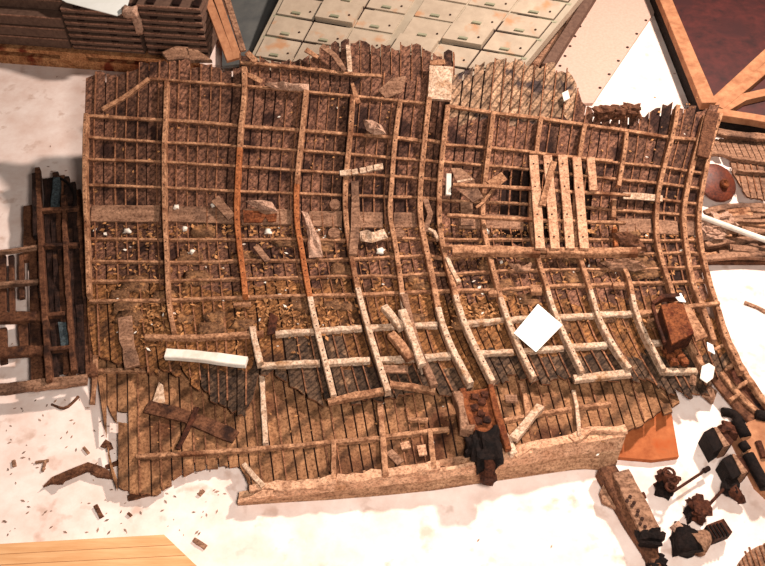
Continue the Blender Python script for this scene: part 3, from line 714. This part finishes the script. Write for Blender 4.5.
for a, b in (((38,213),(80,210)),((42,248),(80,247)),((46,318),(66,316)),((50,352),(72,350))):
    mb = MB(); mb.bar([at(*a, .2), at(*b, .2)], .045, .05, jit=.1); mb.build('crossbar', 'char_brown', ch)
mb = MB(); mb.slab([at(x_, y_, .21) for x_, y_ in [(58,322),(66,322),(69,345),(61,346)]], .02); mb.build('ash_patch', 'blue_ash', ch)
mb = MB(); P = [at(59+10*math.sin(t)*1.6, 190-12*math.cos(t)+t*5, .22) for t in np.linspace(0, 2.2, 10)]; mb.tube(P, .015, n=6); mb.build('bent_wire', 'black_iron', ch)
ld = thing('ladder_frame', 'brown slatted frame with level rails lying at the left edge', 'frame', tuple(at(20, 320, 0)))
for a, b, w, m_ in (((-12,256),(41,249),.035,'board_wood'),((-12,288),(43,283),.045,'board_wood'),((-12,321),(45,318),.11,'char_brown'),((-12,355),(46,352),.1,'char_brown'),((-14,393),(88,381),.1,'board_wood')):
    mb = MB(); mb.bar([at(x_, y_, .16) for x_, y_ in smoothpath([a, b])], w, .05, jit=.12); mb.build('rail', m_, ld)
for x_, y0, y1, w in ((12,258,320,.05),(22,256,300,.05),(24,318,350,.08),(31,208,262,.14),(34,262,384,.08),(2,258,320,.08),(42,300,386,.08),(4,330,365,.07)):  # the widest slat is a brown stand-in for the charred fragment's shadow
    mb = MB(); mb.bar([at(x_+(y-y0)*.02, y, .1) for y in np.linspace(y0, y1, 8)], w, .04, jit=.12); mb.build('slat', 'char_brown', ld)

# ------------------------------------------------------------------ behind: cabinet, boards, sheet, crate
cb = thing('drawer_cabinet', 'large cream steel drawer cabinet lying tilted behind the wreck', 'cabinet', tuple(at(400, 60, 0)))
def cquad():
    L = lambda py: 254+(50-py)*.5
    R = lambda py: 527+(62-py)*.83
    return [at(L(80), 80, .14), at(R(118), 118, .14), at(R(-12), -12, .62), at(L(-62), -62, .62)]
BL, BR, TR, TL = cquad()
def cq(s, t, up=0.0):
    p = BL.lerp(BR, s).lerp(TL.lerp(TR, s), t); return p+CN*up
CN = (BR-BL).cross(TL-BL).normalized()
if CN.z < 0: CN = -CN
mb = MB(); mb.slab([cq(0, 0), cq(1, 0), cq(1, 1), cq(0, 1)], .13, dirn=-CN); mb.build('carcass', 'metal_cream', cb)
rows = 7; colsx = [(.022,.17),(.178,.326),(.334,.482),(.518,.664),(.672,.818),(.826,.974)]
for r in range(rows):
    for ci, (a, b) in enumerate(colsx):
        t0, t1 = r/rows+.008, (r+1)/rows-.008
        openness = .03 if (r, ci) not in ((3,1),(2,3),(3,4)) else .09
        mb = MB(); mb.slab([cq(a, t0, openness), cq(b, t0, openness), cq(b, t1, openness), cq(a, t1, openness)], openness-.002, dirn=-CN)
        d = mb.build('drawer', 'drawer_cream', cb)
        mb = MB(); s0 = a+(b-a)*.38; s1 = a+(b-a)*.6; tt = t0+(t1-t0)*.1
        mb.slab([cq(s0, tt, openness+.022), cq(s1, tt, openness+.022), cq(s1, tt+.012, openness+.022), cq(s0, tt+.012, openness+.022)], .024, dirn=-CN)
        mb.build('handle', 'metal_green', d)
        mb = MB(); q = cq(a+(b-a)*.82, t0+(t1-t0)*.35, openness); mb.tube([q-CN*.005, q+CN*.008], .014, n=8); mb.build('keyhole', 'bolt', d)
mb = MB()
for r in range(rows+1):
    t = r/rows; mb.slab([cq(.01, max(0, t-.006), .002), cq(.99, max(0, t-.006), .006), cq(.99, min(1, t+.006), .006), cq(.01, min(1, t+.006), .006)], .008, dirn=-CN)
mb.build('rail_strip', 'metal_green', cb)
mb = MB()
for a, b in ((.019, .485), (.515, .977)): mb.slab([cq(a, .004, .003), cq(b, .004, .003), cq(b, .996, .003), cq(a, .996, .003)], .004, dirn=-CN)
mb.build('drawer_gap_shade', 'dark_seam', cb)  # dark plates added to paint the shade in the gaps between drawers

mb = MB(); mb.slab([at(x, y, .1) for x, y in [(222,66),(262,62),(290,-20),(222,-20)]], .04)  # dark sheet stretched left to stand in for the dark floor gap
tag(mb.build('dark_gap_sheet', 'slate'), 'dark grey sheet darkening the floor left of the cream cabinet', 'sheet')
for i, (pts, w, m_, lab) in enumerate((([(203,-12),(231,62)], .1, 'crate_wood', 'leftmost of the tan boards beside the dark grey sheet'), ([(213,-12),(238,60)], .09, 'crate_wood', 'middle tan board beside the dark grey sheet'),
                                  ([(223,-12),(243,52)], .07, 'board_wood', 'grey narrow board touching the dark grey sheet'))):
    mb = MB(); mb.bar([at(x, y, .9-.45*j/9) for j, (x, y) in enumerate([(pts[0][0]+(pts[1][0]-pts[0][0])*q/9, pts[0][1]+(pts[1][1]-pts[0][1])*q/9) for q in range(10)])], w, .05, jit=.02, cham=.08)
    tag(mb.build('long_board', m_), lab, 'board')
for i, (a, b, lab, m_) in enumerate((((532,72),(585,-12), 'brown long board lying right against the cream cabinet', 'board_wood'), ((545,75),(600,-12), 'grey brown long board lying next to the pink sheet', 'stack_brown'))):
    mb = MB(); mb.bar([at(x, y, .0) for x, y in smoothpath([a, b])], .13, .13+.03*i, jit=.02, cham=.08); tag(mb.build('long_board', m_), lab, 'board')
hb = thing('hardboard_sheet', 'pinkish beige board with nail holes leaning on the floor, behind the wreck', 'board', tuple(at(600, 50, 0)))
q = [(546,82),(532,104),(593,103),(676,-20),(608,-20)]
mb = MB(); mb.slab([at(x, y, .04) for x, y in q], .04); mb.build('board', 'hardboard', hb)
mb = MB()
for (a, b) in (((590,7),(560,66)),((655,7),(600,88))):
    for k in range(7):
        t = k/6; p = at(a[0]+(b[0]-a[0])*t, a[1]+(b[1]-a[1])*t, .04); mb.tube([p-Vector((0, 0, .004)), p+Vector((0, 0, .006))], .02, n=8)
mb.build('nail_heads', 'bolt', hb)
cr = thing('timber_crate', 'dark red plywood crate lid with tan timber frame in the far corner', 'crate', tuple(at(730, 60, 0)))
zc = .24
mb = MB(); mb.slab([at(x, y, zc-.06) for x, y in [(662,-30),(712,108),(800,128),(840,-30)]], .03); mb.build('panel', 'red_ply', cr)
for pts, w, h in (([(651,-30),(664,0),(708,106)], .17, .16), ([(714,104),(740,80),(790,33)], .13, .1), ([(718,109),(745,87),(795,44)], .12, .12), ([(722,111),(742,99),(790,89)], .12, .1), ([(716,114),(750,119),(800,128)], .12, .14)):
    mb = MB(); mb.bar([at(x, y, zc) + Vector((0, 0, -.05)) for x, y in smoothpath(pts, 20)], w, .05+h*.3, jit=.02, cham=.05); mb.build('timber', 'crate_wood', cr)
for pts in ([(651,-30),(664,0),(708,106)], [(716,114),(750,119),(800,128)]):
    mb = MB(); mb.bar([at(x, y, zc) + Vector((0, 0, -zc)) for x, y in smoothpath(pts, 20)], .15, zc-.052, jit=.0, cham=.02); mb.build('shade_skirt', 'black_iron', cr)  # black skirt added to paint the crate's shadowed side

# ------------------------------------------------------------------ stacks on pallet (north-west)
A0 = at(-40, 60, 0); B0 = at(202, 78, 0); DX = (B0-A0).normalized(); DY = Vector((-DX.y, DX.x, 0))
PW = (B0-A0).length
pl = thing('pallet', 'long wooden pallet carrying the brown tray stacks', 'pallet', tuple(A0+DX*PW/2))
ang = math.atan2(DX.y, DX.x)
for dy in (0, .75, 1.5):
    mb = MB(); mb.box(A0+DX*PW/2+DY*(dy+.06)+Vector((0, 0, .065)), PW, .12, .13, ang); mb.build('runner', 'pallet_wood', pl)
    for k in range(3):
        mb = MB(); mb.box(A0+DX*(PW*(.06+k*.43))+DY*(dy+.05)+Vector((0, 0, .165)), .34, .13, .07, ang); mb.build('block', 'pallet_wood', pl)
for k in range(9):
    mb = MB(); mb.box(A0+DX*PW/2+DY*(.06+k*.2)+Vector((0, 0, .225)), PW, .15, .05, ang); mb.build('deck_board', 'pallet_wood', pl)
def xs(px):  # distance along the pallet front for a picture column
    p = at(px, 55, .4); return (p-A0).dot(DX)
stacks = (('west', xs(-45), xs(58), 5, .15, 'stack_brown', .012), ('middle', xs(61), xs(137), 7, .088, 'stack_edge', .03), ('east', xs(141), xs(205), 8, .092, 'stack_edge', .032))
ordn = ['bottom', 'second', 'third', 'fourth', 'fifth', 'sixth', 'seventh', 'topmost']
for sn, a, b, n, hh, m_, gap in stacks:
    z = .255
    for k in range(n):
        back = .04+(.16*(k-2) if sn == 'west' and k > 2 else 0)+random.uniform(0, .02)
        t = thing('slatted_tray', f'brown slatted tray, {ordn[k] if k < n-1 else "topmost"} layer of the {"leftmost" if sn=="west" else sn if sn=="middle" else "rightmost"} stack on the pallet', 'tray',
                  tuple(A0+DX*(a+b)/2+DY*.6+Vector((0, 0, z))), 'brown slatted trays stacked on the pallet')
        mb = MB(); mb.box(A0+DX*(a+b)/2+DY*(back+.6)+Vector((0, 0, z+hh/2-gap/2)), b-a, 1.2, hh-gap, ang); mb.build('slab_board', 'stack_brown' , t)
        if gap > .02:
            mb = MB(); mb.box(A0+DX*(a+b)/2+DY*(back-.008)+Vector((0, 0, z+hh*.55)), (b-a)*.99, .02, .018, ang); mb.build('front_lip', 'stack_edge', t)
            for q in (.22, .62, .93):
                mb = MB(); mb.box(A0+DX*(a+(b-a)*q)+DY*(back+.08)+Vector((0, 0, z+hh-gap/2)), .08, .14, gap, ang); mb.build('spacer', 'dark_seam', t)
        else:
            mb = MB(); mb.box(A0+DX*(a+b)/2+DY*(back-.006)+Vector((0, 0, z+hh-gap-.008)), (b-a), .015, .016, ang); mb.build('front_lip', 'stack_edge', t)
        z += hh
sheet('white_card', 'white card sheet lying on top of the middle tray stack', 'card', [(52,-6),(66,2),(117,15.5),(126,10),(132,-10)], 'paper', z=.9, th=.01)
rag_ = MB(); rag_.lump(at(130, 12, .9), .18, .15, .12, seed=3, amp=.4, sub=3); rag_.lump(at(138, 24, .7), .1, .08, .3, seed=6, amp=.4)
tag(rag_.build('tan_cloth', 'rag', smooth=True), 'tan cloth bundle stuffed between the middle and rightmost stacks', 'cloth')
for i, pts in enumerate(([(162,52),(176,46),(188,47),(190,58),(168,60)], [(186,48),(198,50),(212,60),(190,60)])):
    sheet('plank_scrap', ['broken plank piece propped on the wreck edge in front of the pallet', 'triangular plank piece beside the tan boards, behind the wreck edge'][i], 'scrap', pts, 'board_wood', z=.95+.0*i, th=.04)

# ------------------------------------------------------------------ east side fragments
f1 = thing('planked_fragment', 'brown diagonally planked fragment lying beyond the rusty disc', 'boat wreck', tuple(at(740, 165, 0)))
mb = MB()
plank_field(mb, 706, 780, 6, lambda u: 137 if u < 735 else 134, lambda u: interp([(706,152),(716,156),(730,160),(780,166)], u), lambda u, py: u+(py-150)*.45, f=FL(.1), jag=2, matf=lambda x, y: 5, seam=False)
plank_field(mb, 731, 790, 6.5, lambda u: interp([(731,160),(780,166)], u), lambda u: interp([(731,172),(740,196),(790,203)], u), lambda u, py: u+(py-165)*.22, f=FL(.13), jag=1.5, matf=lambda x, y: 5, seam=True)
mb.build('planking', PM[:5]+['board_wood'], f1)
for pts, w in (([(717,134),(735,137),(780,140)], .1), ([(736,173),(785,177)], .03), ([(730,160),(780,166)], .04), ([(706,155),(722,155),(734,160)], .06)):
    mb = MB(); hbar(mb, pts, w, .05, .02, f=FL(.12)); mb.build('rail', 'board_wood', f1)
lying('thin_lath', 'thin brown lath lying far right above the planked fragment', 'lath', [(718,131),(740,128),(780,131)], .03, .02, 'stack_brown', 0, f=FL(.0))
ds = thing('rusty_disc', 'round rusty red disc with a hub, right of the wreck', 'disc', tuple(at(716, 182, .02)))
dc = at(717, 183, .16); ax = Vector((.25, -.35, .9)).normalized(); ux = ax.cross(Vector((0, 0, 1))).normalized(); uy = ax.cross(ux)
def disc(mb, c, prof, n=40, m=0):
    rs = [mb.add([c+ax*h+(ux*math.cos(2*math.pi*k/n)+uy*math.sin(2*math.pi*k/n))*r for k in range(n)]) for r, h in prof]
    for i in range(len(rs)-1):
        for k in range(n): k2 = (k+1) % n; mb.face((rs[i]+k, rs[i]+k2, rs[i+1]+k2, rs[i+1]+k), m)
    mb.face([rs[0]+k for k in range(n-1, -1, -1)], m); mb.face([rs[-1]+k for k in range(n)], m)
ac = at(717, 183, .14)
mb = MB(); disc(mb, ac, [(.0001, -.03), (.2, -.03), (.225, -.01), (.225, .01), (.2, .02), (.1, .045), (.0001, .05)]); mb.build('dish', 'rust_disc', ds, smooth=True)
hc = at(724, 184, .17); mb = MB(); disc(mb, hc, [(.03, -.02), (.05, -.02), (.052, .02), (.045, .035), (.028, .035), (.026, .01), (.0001, .01)], n=24); mb.build('hub', 'rust', ds, smooth=True)
f2 = thing('splintered_fragment', 'long splintered plank bundle at the right edge below the rusty disc', 'boat wreck', tuple(at(735, 235, 0)))
mb = MB()
for k in range(46):
    y0 = random.uniform(208, 258); x0 = random.uniform(703, 745); L = random.uniform(12, 45); z = random.uniform(.03, .12)
    mb.bar([at(x0, y0, z), at(x0+L, y0+random.uniform(-4, 5), z+random.uniform(0, .05))], random.uniform(.03, .07), .025, jit=.3, m=random.choice((0, 0, 1)))
mb.build('splinters', ['board_wood', 'rib_wood'], f2)
mb = MB(); mb.slab([at(x, y, .05) for x, y in [(704,214),(735,206),(790,208),(790,262),(705,262)]], .05); mb.build('base_board', 'char_brown', f2)
for pts in ([(704,214),(735,208),(790,209)], [(705,247),(735,242),(790,240)], [(704,260),(740,257),(790,260)]):
    mb = MB(); mb.bar([at(x, y, .09) for x, y in smoothpath(pts)], .07, .04, jit=.15); mb.build('rail', 'board_wood', f2)
mb = MB(); mb.tube([at(700, 216, .24), at(735, 229, .22), at(785, 247, .2)], .03, n=12); tag(mb.build('white_pole', 'white_paint'), 'slim white pole lying over the splintered bundle', 'pole')
def f_r(p0, w): pass
mb = MB()
for k, (x, y, s_) in enumerate(((712,226,.2),(720,219,.15),(728,226,.14),(716,235,.16),(708,233,.14))): mb.lump(at(x, y, .14), s_, s_*.8, .12, seed=k+50, amp=.9, sub=3)
tag(mb.build('crumpled_canvas', 'rag'), 'crumpled tan canvas knot on the splintered bundle beside the white pole', 'cloth')
lying('tan_stick', 'brown stick lying on the pale floor at the right edge', 'stick', [(744,303),(757,308),(775,318)], .04, .02, 'board_wood', 0, f=FL(0.0))

# small structure pieces on the upper right of the wreck
for i, (x, y, sx) in enumerate(((604,113,.24),(618,114,.18),(632,111,.2))):
    mb = MB(); mb.lump(on(x, y, .04), sx*.85, .13, .12, seed=i+70, amp=.9, sub=3)
    tag(mb.build('torn_lump', 'char_brown'), ['leftmost torn brown lump on the top edge near the pink board', 'middle torn brown lump on the top edge near the pink board', 'rightmost torn brown lump on the top edge near the pink board'][i], 'debris')
sheet('white_scrap', 'white curled scrap at the top edge beside the mottled planks', 'paper', [(562,93),(568,90),(570,98),(564,101)], 'white_paint', off=.06)
lying('corner_post', 'stout weathered post piece capping the east corner of the wreck', 'post', [(712,113),(707,132),(701,158)], .13, .05, 'char_brown', .1)
sheet('torn_panel', 'light torn panel triangle leaning on the top edge by the head block', 'cloth', [(378,90),(392,78),(406,76),(402,92),(386,98)], 'board_wood', off=.05)  # torn triangle of wood panel
for i, (pts) in enumerate(([(322,46),(334,56),(345,71)], [(306,50),(318,58)], [(247,53),(256,62)], [(352,84),(359,104)], [(245,74),(262,82)], [(430,64),(445,62)])):
    lying('splinter', ['brown diagonal splinter on the rear planks near the cabinet', 'pale short splinter left of the diagonal one by the cabinet', 'pale splinter at the far left end of the rear planks', 'pale splinter hanging under the top stringer by the fifth rib',
        'thin pale splinter starting at the torn cloth strip', 'small splinter above the pale head block'][i], 'splinter', pts, .05, .02, 'rib_wood' if i else 'board_wood', .02, jit=.3)

# ------------------------------------------------------------------ machinery on the floor, south-east
sheet('plywood_square', 'orange brown plywood square lying on the floor beside the keel end', 'plywood', [(618,457),(653,460),(679,456.5),(671,410),(650,405),(628,410)], 'orange_ply', z=.06, th=.05)
bm1 = thing('tapered_timber', 'long tapered bolted wooden beam lying on the floor', 'beam', tuple(at(625, 510, 0)))
mb = MB(); mb.bar([at(x, y, .03) for x, y in smoothpath([(604,474),(625,515),(647,552),(655,572)])], .16, .14, taper=lambda t: 1-.45*t, jit=.06); mb.build('body', 'char_brown', bm1)
mb = MB(); mb.bar([at(x, y, .16) for x, y in smoothpath([(620,473),(636,505),(650,534)])], .17, .04, taper=lambda t: .85+.15*t, jit=.05); b_ = mb.build('top_plank', 'board_wood', bm1)
mb = MB()
for x, y in ((630,497),(634,503),(638,511),(632,506),(642,519),(637,515),(645,527),(640,524),(627,501)): p = at(x, y, .2); mb.tube([p-Vector((0, 0, .01)), p+Vector((0, 0, .012))], .014, n=8)
mb.build('bolts', 'bolt', b_)
mb = MB(); mb.slab([at(x, y, .1) for x, y in [(604,483),(600,492),(603,502),(616,508),(612,490)]], .04); mb.build('side_cheek', 'board_wood', bm1)
mb = MB(); mb.lump(at(650, 539, .14), .18, .13, .15, seed=31, amp=.6); mb.lump(at(656, 563, .06), .14, .12, .1, seed=32, amp=.6); mb.build('end_fitting', 'black_iron', bm1)
mb = MB(); mb.tube([at(656, 540, .12), at(658, 562, .08)], .012, n=8); mb.tube([at(639, 497, .12), at(645, 495, .13)], .03, n=8); mb.build('rod', 'dark_rust', bm1)

def cluster(name, label, pieces, cat='engine part', extra=None):
    x0, y0 = pieces[0][:2]; t = thing(name, label, cat, tuple(at(x0, y0, 0)))
    for i, (x, y, sx, sy, sz, z, m_, amp) in enumerate(pieces):
        mb = MB(); mb.lump(at(x, y, z), sx, sy, sz, seed=x+y*.1+i, amp=amp, sub=3, rot=random.uniform(0, 3)); mb.build('iron_lump', m_, t)
    return t
t = cluster('engine_part', 'rusty cage-like engine part with a long rod, nearest the plywood square', [(667,482,.13,.17,.16,.1,'dark_rust',.7),(664,489,.12,.13,.12,.07,'black_iron',.5)])
for a, r in (((669,473),.035),((673,480),.03),((671,487),.03)):
    mb = MB(); c0 = at(*a, .22); P = [c0+Vector((math.cos(k*math.pi/5)*r*1.3, math.sin(k*math.pi/5)*r*1.3, 0)) for k in range(11)]; mb.tube(P, .013, n=6); mb.build('ring', 'dark_rust', t)
mb = MB(); mb.tube([at(674,491,.1), at(706,470,.1)], .012, n=8); mb.tube([at(704,471,.1), at(709,468,.1)], .022, n=8); mb.build('connecting_rod', 'dark_rust', t)
t = cluster('engine_part', 'jagged rusty engine part with a rod pointing to the small lump', [(697,509,.13,.17,.15,.09,'dark_rust',.8),(692,513,.1,.12,.12,.07,'black_iron',.6)])
mb = MB(); mb.tube([at(706,508,.08), at(718,495,.1), at(730,482,.12)], .013, n=8); mb.tube([at(704,509,.08), at(710,508,.08)], .035, n=8); mb.build('connecting_rod', 'dark_rust', t)
mb = MB()
for a, b in (((694,497),(697,503)),((690,503),(694,508)),((700,516),(701,523))): mb.tube([at(*a,.16), at(*b,.12)], .022, n=8)
mb.build('studs', 'dark_rust', t)
t = cluster('engine_part', 'small dark conical rusted part at the far end of the rods', [(730,488,.13,.14,.13,.09,'black_iron',.3)])
mb = MB(); mb.tube([at(731,488,.1), at(736,494,.09), at(741,500,.06)], .06, taper=lambda q: 1-.4*q, n=14); mb.build('cone', 'dark_rust', t, smooth=True)
mb = MB(); mb.tube([at(740,496,.08), at(742,503,.05)], .035, n=8); mb.build('nozzle', 'dark_rust', t)
t = cluster('engine_part', 'heavy black gearbox-like casting with a tan cone, lowest among the parts', [(687,543,.2,.22,.2,.11,'black_iron',.25),(681,533,.12,.13,.13,.1,'black_iron',.4)])
mb = MB(); mb.tube([at(695,545,.14), at(703,539,.12), at(709,534,.11)], .1, taper=lambda q: 1-.55*q, n=16); mb.build('cone', 'board_wood', t, smooth=True)
mb = MB(); mb.box(at(717,532,.09), .16, .12, .13, .35); mb.build('gear_block', 'dark_rust', t)
mb = MB()
for k in range(5): mb.box(at(710+k*3.5, 533-k*.9, .155), .014, .11, .03, .35)
mb.build('fins', 'black_iron', t)
mb = MB(); mb.tube([at(674,524,.15), at(679,530,.14)], .045, n=12); mb.build('spout', 'rag', t)
for i, (x, y) in enumerate(((717,438),(735,464))):
    t = thing('engine_cylinder', ['black-faced engine cylinder nearer the wreck, left of the engine block', 'black-faced engine cylinder lower of the two by the engine block'][i], 'engine part', tuple(at(x, y, 0)), 'black engine cylinders')
    dx, dy = (0, 0) if i == 0 else (18, 27)
    for nm, m_, z_, pl_ in (('dark_face', 'black_iron', .2, [(704,432),(713,427),(724,446),(715,452)]), ('flange', 'board_wood', .21, [(714,427),(717,427),(730,445),(724,447)]),
                          ('head', 'dark_rust', .19, [(718,428),(724,430),(734,441),(730,446)]), ('lug', 'board_wood', .14, [(724,425),(730,424),(734,433),(728,434)])):
        mb = MB(); mb.slab([at(x_+dx, y_+dy, z_) for x_, y_ in pl_], z_-.01); mb.build(nm, m_, t)
eb = thing('engine_block', 'tan wooden engine bed with black iron brackets at the right edge', 'engine', tuple(at(755, 440, 0)))
mb = MB(); mb.slab([at(x, y, .2) for x, y in [(737,430),(748,422),(775,412),(800,470),(775,490),(762,478)]], .2); mb.build('bed', 'crate_wood', eb)
for pts, r in (([(722,412),(733,414),(742,424)], .04), ([(736,420),(741,428),(746,437)], .05), ([(748,455),(756,470),(766,488)], .05), ([(742,443),(747,450)], .04), ([(756,415),(770,418)], .05)):
    mb = MB(); mb.tube([at(x, y, .2) for x, y in smoothpath(pts, 4)], r, n=10); mb.build('bracket', 'black_iron', eb, smooth=True)
mb = MB(); mb.lump(at(732, 430, .14), .2, .14, .12, seed=77, amp=.7); mb.build('linkage', 'dark_rust', eb)
mb = MB(); mb.tube([at(758,442,.21), at(761,450,.21), at(764,458,.21)], .03, n=8); mb.build('inlay', 'dark_rust', eb)
mb = MB(); mb.slab([at(x, y, .1) for x, y in [(752,404),(757,398),(764,396),(766,402),(758,408)]], .09); tag(mb.build('dark_bracket', 'black_iron'), 'small dark bracket at the right edge above the engine bed', 'bracket')
lying('white_rod', 'thin white rod standing beside the dark bracket at the right edge', 'rod', [(764,394),(762,405)], .03, .02, 'white_paint', z=(.12, .05))
pb = thing('slatted_panel', 'brown slatted panel with curved edge at the bottom right corner', 'panel', tuple(at(760, 560, 0)))  # piece of slatted plank panel
mb = MB()
plank_field(mb, 733, 800, 5, lambda u: interp([(733,568),(740,560),(752,551),(765,545),(800,540)], u), lambda u: 600, lambda u, py: u+(py-560)*.35, f=FL(.06), jag=.3, matf=lambda x, y: 5, seam=True)
mb.slab([at(x, y, .035) for x, y in [(735,572),(752,554),(768,548),(800,545),(800,590),(740,590)]], .03, m=3)
mb.build('planking', PM[:5]+['board_wood'], pb)

# ------------------------------------------------------------------ south-west: fresh boards, scraps
E = [(190,562),(162,532)]
for k in range(5):
    y0 = 541+k*10.5; xr = 164+k*11
    mb = MB(); q = [(-30, y0+4.6), (xr, y0-6.4+.0), (xr+10.5, y0+3.6), (-30, y0+14.6)]
    mb.slab([at(x, y, .05) for x, y in q], .05)
    tag(mb.build('fresh_board', 'fresh_wood'), ['light new floorboard, farthest from the camera, bottom left', 'light new floorboard second from the farthest, bottom left', 'light new floorboard nearest the lower picture edge'][min(k, 2)], 'board', 'light new boards at the bottom left')
    if k == 2: break
sg_ = [(43,486),(52,477),(68,470),(88,462),(101,466),(112,472),(111,478),(96,476),(88,470),(64,480),(62,483),(50,483)]
mb = MB(); mb.slab([at(x, y, .04+.05*random.random()) for x, y in sg_], .03); tag(mb.build('bark_shard', 'char_brown'), 'long grey brown shard lying alone on the floor', 'shard')
rr = (('dark thin chip standing close to the lower panel corner', [(103,448),(107,442),(111,450)], .05), ('dark sliver near the bottom edge of the lower panel', [(128,499),(140,496),(155,493)], .05), ('short dark stick on the floor below the shard', [(96,506),(102,518)], .035),
      ('thin twig above the long shard', [(36,463),(49,461)], .02), ('small twig crossing the thin twig above the shard', [(43,472),(46,461)], .02), ('small brown chip right of the thin twig', [(84,448),(89,454)], .025), ('dark dot of wood right of the short dark stick', [(129,516),(131,514)], .04), ('dark curved wire on the floor under the ladder frame', [(52,405),(64,409),(72,404),(79,397)], .02),
      ('tan chip on the floor below the keel timber start', [(194,540),(206,548)], .04), ('dark sliver beside the lower panel, below the standing chip', [(106,468),(116,464),(129,459)], .04), ('tan small chip at the lower left near the twigs', [(14,461),(15,467)], .03), ('brown chip on the bright floor right of the notch', [(199,496),(204,491)], .03))
for i, (lab, pts, w) in enumerate(rr):
    lying('wood_splinter', lab, 'splinter', pts, w, .02, 'char_brown' if 'dark' in lab else 'board_wood', 0, f=FL(.0), step=4)
mb = MB()
for _ in range(260):
    if random.random() < .6: px, py = random.uniform(0, 230), random.uniform(395, 535)
    else: px, py = random.uniform(0, 765), random.uniform(60, 560)
    p = at(px, py, 0.0); a = random.uniform(0, 6.28); l = random.uniform(.005, .022); d = Vector((math.cos(a), math.sin(a), 0)); e = Vector((-d.y, d.x, 0))
    mb.slab([p+d*l+Vector((0, 0, .006)), p+e*l*.4+Vector((0, 0, .006)), p-d*l+Vector((0, 0, .006)), p-e*l*.4+Vector((0, 0, .006))], .006, t=random.random())
tag(mb.build('wood_crumbs', 'speck'), 'tiny wood crumbs strewn over the pale floor', 'debris', kind='stuff')
for o in bpy.data.objects:
    if '_o' in o: del o['_o']
